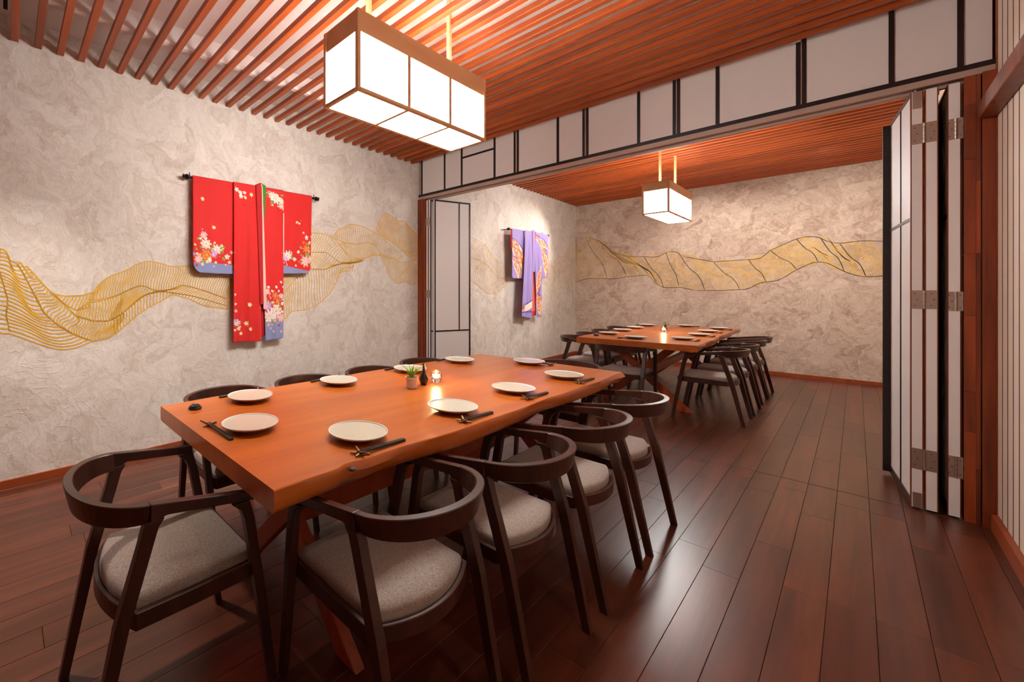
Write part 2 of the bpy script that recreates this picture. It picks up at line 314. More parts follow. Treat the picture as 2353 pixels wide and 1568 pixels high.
MURAL_BACK=[([(-3.634,2.107),(-3.622,1.955),(-3.613,1.855),(-3.605,1.807),(-3.597,1.758),(-3.59,1.659),(-3.584,1.508)],[(-3.46,2.405),(-3.363,2.182),(-3.292,2.036),(-3.23,1.965),(-3.172,1.895),(-3.117,1.755),(-3.066,1.545)],26,0,0.03,0),
([(-3.46,2.405),(-3.363,2.182),(-3.292,2.036),(-3.23,1.965),(-3.172,1.895),(-3.117,1.755),(-3.066,1.545)],[(-3.22,2.319),(-3.1,2.124),(-3.013,1.998),(-2.936,1.935),(-2.865,1.874),(-2.798,1.753),(-2.735,1.573)],26,0,0.03,0),
([(-3.22,2.319),(-3.1,2.124),(-3.013,1.998),(-2.936,1.935),(-2.865,1.874),(-2.798,1.753),(-2.735,1.573)],[(-2.953,2.055),(-2.813,1.934),(-2.712,1.856),(-2.623,1.816),(-2.541,1.778),(-2.464,1.704),(-2.391,1.595)],26,0,0.03,0),
([(-2.953,2.055),(-2.813,1.934),(-2.712,1.856),(-2.623,1.816),(-2.541,1.778),(-2.464,1.704),(-2.391,1.595)],[(-2.458,1.937),(-2.386,1.785),(-2.334,1.687),(-2.287,1.639),(-2.244,1.592),(-2.203,1.496),(-2.164,1.352)],26,0,0.03,0),
([(-2.458,1.937),(-2.386,1.785),(-2.334,1.687),(-2.287,1.639),(-2.244,1.592),(-2.203,1.496),(-2.164,1.352)],[(-2.133,1.986),(-2.088,1.827),(-2.055,1.723),(-2.026,1.672),(-1.998,1.622),(-1.972,1.52),(-1.948,1.366)],26,0,0.03,0),
([(-2.133,1.986),(-2.088,1.827),(-2.055,1.723),(-2.026,1.672),(-1.998,1.622),(-1.972,1.52),(-1.948,1.366)],[(-1.948,1.963),(-1.862,1.791),(-1.799,1.68),(-1.744,1.626),(-1.692,1.572),(-1.644,1.464),(-1.598,1.303)],26,0,0.03,0),
([(-1.948,1.963),(-1.862,1.791),(-1.799,1.68),(-1.744,1.626),(-1.692,1.572),(-1.644,1.464),(-1.598,1.303)],[(-1.488,1.783),(-1.41,1.662),(-1.353,1.583),(-1.303,1.545),(-1.257,1.507),(-1.213,1.431),(-1.171,1.316)],26,0,0.03,0),
([(-1.488,1.783),(-1.41,1.662),(-1.353,1.583),(-1.303,1.545),(-1.257,1.507),(-1.213,1.431),(-1.171,1.316)],[(-1.071,1.795),(-1.024,1.702),(-0.989,1.641),(-0.958,1.611),(-0.93,1.582),(-0.903,1.522),(-0.877,1.433)],26,0,0.03,0),
([(-1.071,1.795),(-1.024,1.702),(-0.989,1.641),(-0.958,1.611),(-0.93,1.582),(-0.903,1.522),(-0.877,1.433)],[(-0.83,1.922),(-0.763,1.841),(-0.715,1.789),(-0.671,1.763),(-0.631,1.737),(-0.594,1.686),(-0.558,1.611)],26,0,0.03,0),
([(-0.83,1.922),(-0.763,1.841),(-0.715,1.789),(-0.671,1.763),(-0.631,1.737),(-0.594,1.686),(-0.558,1.611)],[(-0.558,2.072),(-0.506,1.98),(-0.468,1.92),(-0.434,1.89),(-0.403,1.86),(-0.373,1.801),(-0.345,1.714)],26,0,0.03,0),
([(-0.558,2.072),(-0.506,1.98),(-0.468,1.92),(-0.434,1.89),(-0.403,1.86),(-0.373,1.801),(-0.345,1.714)],[(-0.324,2.068),(-0.27,1.937),(-0.231,1.851),(-0.196,1.809),(-0.163,1.768),(-0.133,1.685),(-0.104,1.561)],26,0,0.03,0),
([(-0.324,2.068),(-0.27,1.937),(-0.231,1.851),(-0.196,1.809),(-0.163,1.768),(-0.133,1.685),(-0.104,1.561)],[(-0.143,1.964),(-0.087,1.84),(-0.046,1.759),(-0.01,1.719),(0.024,1.68),(0.056,1.602),(0.086,1.485)],26,0,0.03,0),
([(-0.143,1.964),(-0.087,1.84),(-0.046,1.759),(-0.01,1.719),(0.024,1.68),(0.056,1.602),(0.086,1.485)],[(0.123,1.976),(0.175,1.853),(0.213,1.772),(0.247,1.732),(0.278,1.693),(0.308,1.615),(0.336,1.497)],26,0,0.03,0),
([(-3.634,2.107),(-3.617,2.332),(-3.46,2.405),(-3.22,2.319),(-3.104,2.196),(-2.953,2.055),(-2.735,1.955),(-2.458,1.937),(-2.26,1.907),(-2.101,2.006),(-1.978,1.996),(-1.888,1.898)],[(-3.634,2.107),(-3.617,2.332),(-3.46,2.405),(-3.22,2.319),(-3.104,2.196),(-2.953,2.055),(-2.735,1.955),(-2.458,1.937),(-2.26,1.907),(-2.101,2.006),(-1.978,1.996),(-1.888,1.898)],2,0,0.0,0),
([(-1.888,1.898),(-1.712,1.848),(-1.488,1.783),(-1.171,1.793),(-0.924,1.798),(-0.853,1.908),(-0.691,2.002),(-0.514,2.096),(-0.345,2.09),(-0.263,2.0),(-0.143,1.964),(0.049,1.988),(0.336,1.943)],[(-1.888,1.898),(-1.712,1.848),(-1.488,1.783),(-1.171,1.793),(-0.924,1.798),(-0.853,1.908),(-0.691,2.002),(-0.514,2.096),(-0.345,2.09),(-0.263,2.0),(-0.143,1.964),(0.049,1.988),(0.336,1.943)],2,0,0.0,0),
([(-3.634,1.492),(-3.419,1.559),(-3.104,1.55),(-2.953,1.529),(-2.735,1.573),(-2.391,1.595),(-2.293,1.449),(-2.164,1.352),(-1.948,1.366),(-1.712,1.303)],[(-3.634,1.492),(-3.419,1.559),(-3.104,1.55),(-2.953,1.529),(-2.735,1.573),(-2.391,1.595),(-2.293,1.449),(-2.164,1.352),(-1.948,1.366),(-1.712,1.303)],2,0,0.0,0),
([(-1.712,1.303),(-1.433,1.302),(-1.071,1.322),(-0.948,1.423),(-0.737,1.453),(-0.558,1.611),(-0.386,1.719),(-0.263,1.705),(-0.104,1.561),(0.049,1.483),(0.336,1.497)],[(-1.712,1.303),(-1.433,1.302),(-1.071,1.322),(-0.948,1.423),(-0.737,1.453),(-0.558,1.611),(-0.386,1.719),(-0.263,1.705),(-0.104,1.561),(0.049,1.483),(0.336,1.497)],2,0,0.0,0)]
RED_BLOOMS= [(1.266,1.746,0.0328,'p'),(1.287,1.675,0.0468,'w'),(1.384,1.635,0.0433,'w'),(1.352,1.596,0.0374,'v'),(1.293,1.582,0.0562,'o'),(1.225,1.547,0.0374,'p'),(1.474,1.576,0.0234,'w'),(1.412,1.578,0.0257,'r'),(1.319,1.547,0.0187,'w'),(1.309,1.531,0.0105,'c'),(1.374,1.523,0.0117,'c'),(1.496,1.529,0.0152,'c'),(1.256,1.503,0.014,'c'),(1.357,1.491,0.0082,'c'),(1.462,1.506,0.0082,'c'),(1.514,1.616,0.0164,'p'),(1.194,1.663,0.0105,'c'),(1.183,1.586,0.0187,'v'),(1.209,1.49,0.0117,'r'),(1.259,2.045,0.0175,'c'),(1.357,1.82,0.0164,'c'),(1.339,1.845,0.007,'o'),(1.554,2.169,0.0211,'w'),(1.589,2.147,0.0187,'w'),(1.631,2.153,0.0164,'w'),(1.595,2.115,0.0211,'w'),(1.637,2.112,0.0152,'c'),(1.695,2.143,0.0187,'c'),(1.572,2.157,0.0094,'c'),(1.914,2.167,0.0421,'w'),(1.953,2.144,0.0491,'w'),(2.007,2.128,0.0328,'w'),(2.01,2.082,0.0281,'p'),(2.203,1.956,0.014,'c'),(2.229,1.944,0.0117,'w'),(2.247,1.976,0.0059,'o'),(2.276,1.859,0.0117,'c'),(2.313,1.814,0.0234,'w'),(2.276,1.761,0.0211,'o'),(2.306,1.702,0.0398,'o'),(2.328,1.642,0.0304,'g'),(2.298,1.579,0.0608,'p'),(2.359,1.606,0.0351,'p'),(2.09,1.622,0.0491,'w'),(2.065,1.591,0.0304,'v'),(2.174,1.591,0.0211,'w'),(2.218,1.666,0.0152,'w'),(2.189,1.531,0.0117,'c'),(2.083,1.533,0.0094,'c'),(2.351,1.767,0.014,'w'),(2.366,1.83,0.0094,'p'),(2.007,1.365,0.014,'w'),(1.874,1.317,0.0164,'w'),(1.953,1.318,0.014,'w'),(1.861,1.277,0.0304,'p'),(1.94,1.242,0.0351,'o'),(2.007,1.236,0.0293,'p'),(1.914,1.282,0.014,'w'),(1.98,1.283,0.0117,'w'),(2.028,1.318,0.0094,'w'),(1.861,1.145,0.0515,'v'),(1.953,1.096,0.0632,'w'),(1.881,1.052,0.0608,'w'),(2.007,1.03,0.0445,'p'),(1.967,1.189,0.0304,'o'),(2.021,1.165,0.0187,'w'),(1.914,0.97,0.0175,'v'),(2.007,0.901,0.0152,'p'),(1.927,0.906,0.0117,'p'),(1.98,0.961,0.014,'r'),(1.9,0.936,0.0082,'c'),(1.679,1.16,0.0199,'c'),(1.543,1.108,0.0164,'p'),(1.554,1.004,0.0328,'w'),(1.649,0.994,0.0199,'c'),(1.572,0.952,0.0187,'c'),(1.595,0.909,0.0164,'c'),(1.685,0.942,0.0164,'c'),(1.537,0.94,0.0117,'w'),(1.539,1.251,0.0094,'c'),(1.539,1.026,0.0187,'v'),(1.661,0.966,0.0094,'o'),(1.543,1.167,0.0082,'w')]
RED_LEAVES= [(1.235,1.712,0.0187),(1.319,1.636,0.0211),(1.352,1.664,0.0164),(1.434,1.638,0.0257),(1.429,1.654,0.0187),(1.266,1.529,0.0257),(1.412,1.6,0.0164),(1.446,1.559,0.0164),(1.204,1.628,0.0117),(1.868,2.189,0.0187),(1.914,2.092,0.0211),(2.021,2.183,0.0164),(1.98,2.101,0.0164),(1.874,2.156,0.014),(2.132,1.613,0.0234),(2.118,1.654,0.0164),(2.261,1.565,0.0187),(2.328,1.747,0.0211),(2.247,1.71,0.0164),(2.366,1.557,0.0187),(2.254,1.638,0.0164),(1.848,1.191,0.0211),(1.914,1.167,0.0211),(1.994,1.13,0.0187),(1.927,1.004,0.0234),(1.848,0.996,0.0164),(2.034,1.082,0.0164),(1.661,1.005,0.0117),(1.578,0.986,0.0105)]
# ---------------------------------------------------------------- the room
XR = 0.474                      # right wall
YP = 4.143                      # partition line
YB = 9.21                       # far wall
Y0 = -1.7                       # wall behind the camera
ZS, ZC = 2.905, 3.07            # slats and ceiling of the front room
ZS2, ZC2 = 3.06, 3.22           # the same in the far room
def xw(y): return -3.44 - 0.0228 * y      # the left wall runs very slightly out of square

def structure(name, mb, mat, parent=None, bevel=0.0):
    o = link(name, mb.mesh(name, bevel), mat, parent)
    if parent is None: o['kind'] = 'structure'
    return o
# floor with every board
fl = structure('floor', MB().box(xw(YB) - .1, XR + .1, Y0 - .1, YB + .1, -0.12, -0.014), M['dark'])
PW = 0.1236
x = 0.049 - PW * 30
k = 0
while x < XR:
    xa, xb = max(x, xw(YB) - .02), min(x + PW, XR)
    if xb - xa > 0.02:
        y = Y0 - rnd.uniform(0, 1.1)
        while y < YB:
            ln_ = rnd.choice((0.95, 1.25, 1.25, 1.6))
            ya, yb = max(y, Y0), min(y + ln_, YB)
            if yb - ya > 0.05:
                g = 0.0006
                cxp, cyp = (xa + xb) / 2, (ya + yb) / 2
                hx, hy, c = (xb - xa) / 2 - g, (yb - ya) / 2 - g, 0.0009
                m = MB().loft([[(-hx, -hy, -.014), (hx, -hy, -.014), (hx, hy, -.014), (-hx, hy, -.014)],
                               [(-hx, -hy, -c), (hx, -hy, -c), (hx, hy, -c), (-hx, hy, -c)],
                               [(-hx + c, -hy + c, 0), (hx - c, -hy + c, 0), (hx - c, hy - c, 0), (-hx + c, hy - c, 0)]])
                link('plank', m.mesh('plank'), M['floor'], fl, (cxp, cyp, 0)); k += 1
            y += ln_
    x += PW
structure('trim_1', MB().box(xw(YP) + .02, 0.372, YP - .006, YP + .006, 0.0, 0.0015), M['track'])

def wallbox(y0, y1, z1, t=0.12):   # left wall, slightly out of square
    m = MB(); m.hexa([(xw(y0) - t, y0, 0), (xw(y0), y0, 0), (xw(y1), y1, 0), (xw(y1) - t, y1, 0)],
                     [(xw(y0) - t, y0, z1), (xw(y0), y0, z1), (xw(y1), y1, z1), (xw(y1) - t, y1, z1)])
    return m
structure('wall_left', wallbox(Y0 - .12, YB + .12, ZC2 + .1), M['plaster'])
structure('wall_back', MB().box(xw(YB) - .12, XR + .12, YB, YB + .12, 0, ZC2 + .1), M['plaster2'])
structure('wall_front', MB().box(xw(Y0) - .12, XR + .12, Y0 - .12, Y0, 0, ZC2), M['post'])
wr = structure('wall_right', MB().box(XR - .0033, XR + .13, Y0 - .12, YB + .12, 0, ZC2 + .1), M['stripgap'])
# vertical blind slats on the right wall
y = YP - 0.165
i = 0
while y > Y0:
    ya = max(y - 0.094, Y0 + .001)
    link('blind_slat', MB().box(XR - .004, XR + .012, ya, y, 0.085, ZC - .002).mesh('blind_slat', .003, 1), M['strip'], wr)
    y -= 0.1176
link('blind_slat', MB().box(XR - .004, XR + .012, YP - .143, YP - .05, 0.085, ZC - .002).mesh('blind_slat', .003, 1), M['strip'], wr)
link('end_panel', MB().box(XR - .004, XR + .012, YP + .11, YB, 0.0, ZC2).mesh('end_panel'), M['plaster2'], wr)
link('rail', MB().box(XR - .062, XR - .004, Y0 + .01, YP - .045, 2.206, 2.288).mesh('rail', .003, 1), M['post'], wr)
# skirting
def skirt(y0, y1):
    t = .014
    m = MB().hexa([(xw(y0), y0, 0), (xw(y0) + t, y0, 0), (xw(y1) + t, y1, 0), (xw(y1), y1, 0)],
                  [(xw(y0), y0, .052), (xw(y0) + t, y0, .052), (xw(y1) + t, y1, .052), (xw(y1), y1, .052)])
    return m
structure('baseboard_left', skirt(Y0, YP - .04), M['base'])
structure('baseboard_left.001', skirt(YP + .06, YB - .014), M['base'])
structure('baseboard_back', MB().box(xw(YB), XR - .004, YB - .014, YB, 0, .052), M['base'])
structure('baseboard_right', MB().box(XR - .024, XR - .004, Y0, YP - .05, 0, .085), M['base'])

# ceilings and their hanging slats
c1 = structure('ceiling', MB().box(xw(YP) - .1, XR + .1, Y0 - .1, YP + .02, ZC, ZC + .1), M['ceil'])
c2 = structure('ceiling.001', MB().box(xw(YB) - .1, XR + .1, YP + .10, YB + .1, ZC2, ZC2 + .1), M['ceil'])
SP = 0.1236
def slat_run(parent, y0, y1, z, yc):
    n = 0
    ks = range(int((y0 - yc) / SP) - 1, int((y1 - yc) / SP) + 2)
    for k in ks:
        y = yc + SP * k
        if y - .021 < y0 or y + .021 > y1: continue
        xa = xw(y) + 0.012
        link('slat', MB().box(xa, XR - .006, -.02, .02, 0, .036).mesh('slat', .002, 1), M['slat'], parent, (0, y, z)); n += 1
slat_run(c1, -1.65, YP - .03, ZS, 0.031)
slat_run(c2, YP + .13, YB - .005, ZS2, 0.031)
# two hangers bars above the slats carry them
for cc, ya, yb, z, zc in ((c1, -1.66, YP - .02, ZS, ZC), (c2, YP + .12, YB - .01, ZS2, ZC2)):
    for xx in (-2.9, -0.25):
        link('carrier', MB().box(xx - .02, xx + .02, ya, yb, z + .036, zc).mesh('carrier'), M['ceil'], cc)

# header above the folding doors
hd = structure('wall_partition', MB().box(xw(YP), XR, YP + .012, YP + .09, 2.53, ZC2 + .1), M['black'])
xs = [-3.483, -3.128, -2.885, -2.466, -2.237, -2.202, -1.8, -1.571, -1.540, -1.144, -0.906, -0.879, -0.648, -0.243, -0.217, 0.133, 0.364, 0.470]
hw = 0.0105
ed = [xw(YP) + .004] + xs
for a, b in zip(ed[:-1], ed[1:]):
    if b - a < 0.05:
        link('panel', MB().box(a + .009, b - .009, YP + .002, YP + .012, 2.525, ZC).mesh('panel'), M['fascia'], hd); continue
    if abs(a + 2.885) < .01:
        for z0, z1 in ((2.525, 2.833), (2.853, ZC)):
            link('panel', MB().box(a + hw, b - hw, YP + .002, YP + .012, z0, z1).mesh('panel'), M['paper'], hd)
        link('mullion', MB().box(a + hw, b - hw, YP - .004, YP + .012, 2.833, 2.853).mesh('mullion'), M['black'], hd)
        continue
    link('panel', MB().box(a + hw, b - hw, YP + .002, YP + .012, 2.525, ZC).mesh('panel'), M['paper'], hd)
for a in xs[:-1]:
    h = .009 if any(0 < abs(a - b) < .05 for b in xs) else hw
    link('mullion', MB().box(a - h, a + h, YP - .004, YP + .012, 2.525, ZC).mesh('mullion'), M['black'], hd)
link('bottom_rail', MB().box(xw(YP) - .0, XR - .003, YP - .008, YP + .09, 2.498, 2.526).mesh('bottom_rail'), M['black'], hd)
link('track_board', MB().box(xw(YP), XR - .003, YP - .002, YP + .028, 2.462, 2.498).mesh('track_board'), M['fascia'], hd)
link('track', MB().box(xw(YP), XR - .003, YP + .028, YP + .062, 2.474, 2.498).mesh('track'), M['track'], hd)
link('track_board', MB().box(xw(YP), XR - .003, YP + .062, YP + .092, 2.445, 2.498).mesh('track_board'), M['fascia'], hd)
# door posts
pl = structure('trim_2', MB().box(xw(YP), -3.452, YP - .022, YP + .05, 0, 2.462), M['post'])
link('inner_post', MB().box(-3.452, -3.426, YP - .004, YP + .05, 0, 2.462).mesh('inner_post'), M['post'], pl)
pr_ = structure('trim_3', MB().box(0.428, 0.468, YP - .03, YP + .09, 0, 2.462), M['post'])
z = 0.0
for j, hh in enumerate((.50, .22, .42, .34, .52, .30, .162)):    # jointed face boards of the right post
    link('board', MB().box(0.374, 0.410, YP - .012 - .001 * (j % 2), YP + .09, z + .0008, z + hh - .0008).mesh('board'), M['post'], pr_)
    z += hh
z = 0.0
for j, hh in enumerate((.30, .56, .62, .40, .582)):
    link('board', MB().box(0.4108, 0.424, YP - .013, YP + .09, z + .0008, z + hh - .0008).mesh('board'), M['post'], pr_)
    z += hh
link('corner_strip', MB().box(0.4685, 0.4735, YP - .046, YP + .002, 0, ZC - .01).mesh('corner_strip'), M['slat'], pr_)

# folding doors
def leaf(door, near, far, zb=0.012, zt=2.44, th=0.036, bars=(), hbars=(), split=True, near_bar='black'):
    """one leaf from its near edge to its far edge; white core with black lacquer frame on both faces"""
    a = Vector((near[0], near[1], 0)); b = Vector((far[0], far[1], 0)); d = (b - a); L_ = d.length; d.normalize()
    n = Vector((-d.y, d.x, 0))
    def P(s, o, z): q = a + d * s + n * o; return (q.x, q.y, z)
    def blk(s0, s1, o0, o1, z0, z1):
        return MB().hexa([P(s0, o0, z0), P(s1, o0, z0), P(s1, o1, z0), P(s0, o1, z0)], [P(s0, o0, z1), P(s1, o0, z1), P(s1, o1, z1), P(s0, o1, z1)])
    h = th / 2
    lf = link('leaf', blk(0.0, L_, -h, h, zb, zt).mesh('leaf'), M['edge'], door)
    f = .004
    for sg in (-1, 1):
        o0, o1 = (h, h + f) if sg > 0 else (-h - f, -h)
        def bar(s0, s1, z0, z1, m='black'): link('bar', blk(s0, s1, o0, o1, z0, z1).mesh('bar'), M[m], lf)
        bar(0, .016, zb, zt, near_bar); bar(L_ - .022, L_, zb, zt)
        bar(.016, L_ - .022, zt - .02, zt); bar(.016, L_ - .022, zb, zb + .05)
        for s in bars: bar(s * L_ - .008, s * L_ + .008, hbars[0] if split else zb + .05, zt - .02)
        for hz in hbars: bar(.016, L_ - .022, hz - .009, hz + .009)
    return lf, P
d2 = empty('door_2', (0, 0, 0)); d2['kind'] = 'structure'
l1, P1 = leaf(d2, (0.222, YP - .005), (0.168, 4.815), bars=(.45,), hbars=(1.70,), split=False, near_bar='post')
link('end_stile', MB().hexa([P1(.655, .018, .02), P1(.677, .018, .02), P1(.677, .052, .02), P1(.655, .052, .02)],
                            [P1(.655, .018, 2.43), P1(.677, .018, 2.43), P1(.677, .052, 2.43), P1(.655, .052, 2.43)]).mesh('end_stile'), M['black'], l1)
l2, P2 = leaf(d2, (0.271, YP - .005), (0.292, 4.80), bars=(.45,), hbars=(1.70,), split=False, near_bar='post')
l3, P3 = leaf(d2, (0.344, YP - .005), (0.339, 4.80), bars=(.45,), hbars=(1.70,), split=False, near_bar='post')
d1 = empty('door_1', (0, 0, 0)); d1['kind'] = 'structure'
l4, P4 = leaf(d1, (-3.325, 4.185), (-3.178, 4.735), th=.03, bars=(.68,), hbars=(.78,))
l5, P5 = leaf(d1, (-3.364, 4.148), (-3.345, 4.70), th=.026, bars=(.68,), hbars=(.78,))
l6, P6 = leaf(d1, (-3.402, 4.148), (-3.405, 4.70), th=.026, bars=(.68,), hbars=(.78,))
link('knob', MB().tube((-3.168, 4.715, 1.10), (-3.146, 4.709, 1.10), .008, 12).mesh('knob'), M['steel'], d1)
def hinge(door, x0, x1, z0, z1, y=YP - .005):
    t = .0025
    xm = (x0 + x1) / 2
    p = link('hinge', MB().box(x0, xm - .004, y - t, y, z0, z1).mesh('hinge'), M['steel'], door)
    link('hinge_leaf', MB().box(xm + .004, x1, y - t, y, z0, z1).mesh('hinge_leaf'), M['steel'], p)
    mb = MB()
    for q in range(5):
        h = (z1 - z0) / 5; mb.tube((xm, y - .004, z0 + q * h + .001), (xm, y - .004, z0 + (q + 1) * h - .001), .0052, 10)
    link('knuckle', mb.mesh('knuckle'), M['steel'], p)
    sc = MB()
    for xx in ((x0 + xm) / 2 - .006, (x1 + xm) / 2 + .006):
        for zz in (.18, .5, .82):
            sc.tube((xx + (.005 if zz == .5 else -.004), y - t - .0008, z0 + (z1 - z0) * zz), (xx + (.005 if zz == .5 else -.004), y - t, z0 + (z1 - z0) * zz), .003, 8)
    link('screw', sc.mesh('screw'), M['track'], p)
for z0, z1 in ((2.133, 2.250), (1.172, 1.280), (.238, .358)):
    hinge(d2, .203, .290, z0, z1); hinge(d2, .326, .372, z0 - .008, z1 - .008)
for z0, z1 in ((2.34, 2.44), (.012, .10)):
    link('pivot_plate', MB().box(.207, .238, YP - .0075, YP - .005, z0, z1).mesh('pivot_plate'), M['steel'], d2)
link('pivot_pin', MB().tube((.222, YP + .045, 2.44), (.222, YP + .045, 2.474), .008).mesh('pivot_pin'), M['steel'], d2)
for z0, z1 in ((2.12, 2.22), (1.20, 1.30)):
    hinge(d1, -3.424, -3.348, z0, z1, 4.147)

# air vent in the ceiling corner
vt = empty('air_vent', (-3.15, -0.12, ZC)); tag(vt, 'dark slotted air vent in the ceiling corner above the kimono wall', 'vent')
link('backing', MB().box(-.22, .22, -.16, .13, -.006, -.001).mesh('backing'), M['iron'], vt)
for q in range(7):
    link('fin', MB().box(-.22, .22, -.155 + q * .045, -.132 + q * .045, -.016, -.006).mesh('fin'), M['ceil'], vt)
# ---------------------------------------------------------------- lanterns
def lantern(loc, label):
    t = tag(empty('pendant_lantern', loc), label, 'lantern', 'box lanterns hanging over the tables')
    hx, hy, z0, z1, zt = .1225, .515, 0.0, .377, .275      # zt: top of the paper
    b = .010
    fr = []
    for sx in (-1, 1):
        for sy in (-1, 1):
            link('corner_bar', MB().box(sx * hx - b, sx * hx + b, sy * hy - b, sy * hy + b, z0, z1).mesh('corner_bar', .0015, 1), M['lframe'], t)
        link('side_board', MB().box(sx * hx - .006, sx * hx + .006, -hy + b, hy - b, zt, z1).mesh('side_board'), M['lframe'], t)
        link('bottom_bar', MB().box(sx * hx - b, sx * hx + b, -hy + b, hy - b, z0, z0 + .016).mesh('bottom_bar', .001, 1), M['lframe'], t)
        for k in (-1, 1):
            link('upright_bar', MB().box(sx * hx - .007, sx * hx + .007, k * hy / 3 - .0115, k * hy / 3 + .0115, z0 + .016, zt).mesh('upright_bar'), M['lframe'], t)
        for k in range(3):
            a = -hy + 2 * hy / 3 * k
            link('paper_panel', MB().box(sx * (hx - .003) - .0015, sx * (hx - .003) + .0015, a + .009, a + 2 * hy / 3 - .009, z0 + .016, zt).mesh('paper_panel'), M['glow'], t)
    for sy in (-1, 1):
        link('end_board', MB().box(-hx + b, hx - b, sy * hy - .006, sy * hy + .006, zt, z1).mesh('end_board'), M['lframe'], t)
        link('bottom_bar', MB().box(-hx + b, hx - b, sy * hy - b, sy * hy + b, z0, z0 + .016).mesh('bottom_bar', .001, 1), M['lframe'], t)
        link('paper_panel', MB().box(-hx + .009, hx - .009, sy * (hy - .003) - .0015, sy * (hy - .003) + .0015, z0 + .016, zt).mesh('paper_panel'), M['glow'], t)
    for k in (-1, 1):
        link('bottom_bar', MB().box(-hx + b, hx - b, k * hy / 3 - .010, k * hy / 3 + .010, z0, z0 + .012).mesh('bottom_bar'), M['lframe'], t)
    for k in range(3):
        a = -hy + 2 * hy / 3 * k
        link('bottom_panel', MB().box(-hx + .009, hx - .009, a + .007, a + 2 * hy / 3 - .007, z0 + .008, z0 + .011).mesh('bottom_panel'), M['glow'], t)
    link('added_lid', MB().box(-hx + .035, hx - .035, -hy + .04, hy - .04, .279, .283).mesh('added_lid'), M['edge'], t)  # unseen lid, added to keep the paper's upward glow off the slats
    for k in (-1, 0, 1):
        link('lamp_tube', MB().tube((-.03, k * .32 - .13, .30), (-.03, k * .32 + .13, .30), .014, 12).mesh('lamp_tube'), M['glowup'], t)
    for k in (-1, 1):
        link('rod', MB().box(-.011, .011, k * .335 - .011, k * .335 + .011, .30, loc[3] - loc[2] if len(loc) > 3 else .86).mesh('rod'), M['lframe'], t)
        link('cross_bar', MB().box(-hx + .006, hx - .006, k * .335 - .012, k * .335 + .012, .345, .365).mesh('cross_bar'), M['lframe'], t)
    return t
lantern((-1.56, 1.775, 2.203), 'large glowing white paper box lantern hanging over the front table')
lantern((-1.48, 6.485, 2.203), 'glowing white paper box lantern hanging over the table in the far room')

# ---------------------------------------------------------------- tables
def make_table(name, loc, rz, w_, l_, inset, label, seed):
    t = tag(empty(name, loc, rz), label, 'table', 'live edge dining tables')
    rr = random.Random(seed)
    top, bot = .75, .685
    N = 72
    ph = [rr.uniform(0, 6.28) for _ in range(6)]
    def wob(y, s):
        return (.007 * math.sin(2.1 * y + ph[0] + s) + .006 * math.sin(5.3 * y + ph[1] + 2 * s) + .003 * math.sin(13 * y + ph[2] + s))
    secs = []
    for i in range(N + 1):
        y = -l_ / 2 + l_ * i / N
        q = []
        e = wob(y, 0); f = wob(y, 3)
        d = .016 * math.exp(-((y - (-1.02)) / .035) ** 2) if seed == 3 else 0
        xr = w_ / 2 + e - d; xl = -w_ / 2 + f
        b1 = .006 * math.sin(9 * y + ph[3]) + .026 * math.exp(-((y - l_ / 2 + .01) / .10) ** 2); b2 = .008 * math.sin(6 * y + ph[4])
        q = [(xl + .003, top), (xr - .003, top), (xr, top - .003), (xr + .004 + b1 * .6, top - .025), (xr + .001 + b2 * .6, top - .045), (xr - .008 + b2, bot + .004), (xr - .013 + b2, bot),
             (xl + .013, bot), (xl + .006 + b1, bot + .006), (xl - .003, top - .03), (xl, top - .003)]
        secs.append([(a, y, z) for a, z in q])
    link('tabletop', MB().loft(secs).mesh('tabletop', smooth=True, angle=40), M['table'], t)
    hl = l_ / 2 - inset
    for sy in (-1, 1):
        for k, (sx, th) in enumerate(((1, .045), (-1, .0425))):
            y0, y1 = sy * hl - th / 2, sy * hl + th / 2
            x0, x1 = sx * (w_ / 2 - .09), sx * (w_ / 2 - .197)
            dx = -sx * .695
            link('leg', MB().hexa([(x0, y0, 0), (x1, y0, 0), (x1, y1, 0), (x0, y1, 0)],
                                  [(x0 + dx, y0, bot), (x1 + dx, y0, bot), (x1 + dx, y1, bot), (x0 + dx, y1, bot)]).mesh('leg', .003, 1), M['tleg'], t)
        link('top_cleat', MB().box(-w_ / 2 + .10, w_ / 2 - .10, sy * hl - .045, sy * hl + .045, bot - .028, bot - .0005).mesh('top_cleat'), M['tleg'], t)
    link('stretcher', MB().box(-.028, .028, -hl + .023, hl - .023, .31, .40).mesh('stretcher', .003, 1), M['tleg'], t)
    if seed == 3:
        link('knot', MB().lathe([(.001, -.006), (.010, -.004), (.012, .001), (.008, .004), (.001, .005)], 12).mesh('knot', smooth=True), plain('knot_wood', (52, 20, 12), .6), t, (w_ / 2 - .004, -1.02, .738))
    return t
make_table('dining_table', (-1.465, 1.825, 0), 0, 1.05, 2.57, .375, 'orange live edge wooden table on crossed legs, in the foreground room', 3)
make_table('dining_table', (-1.548, 6.70, 0), R(1.7), 1.08, 3.0, .385, 'orange live edge wooden table on crossed legs, in the far room', 5)

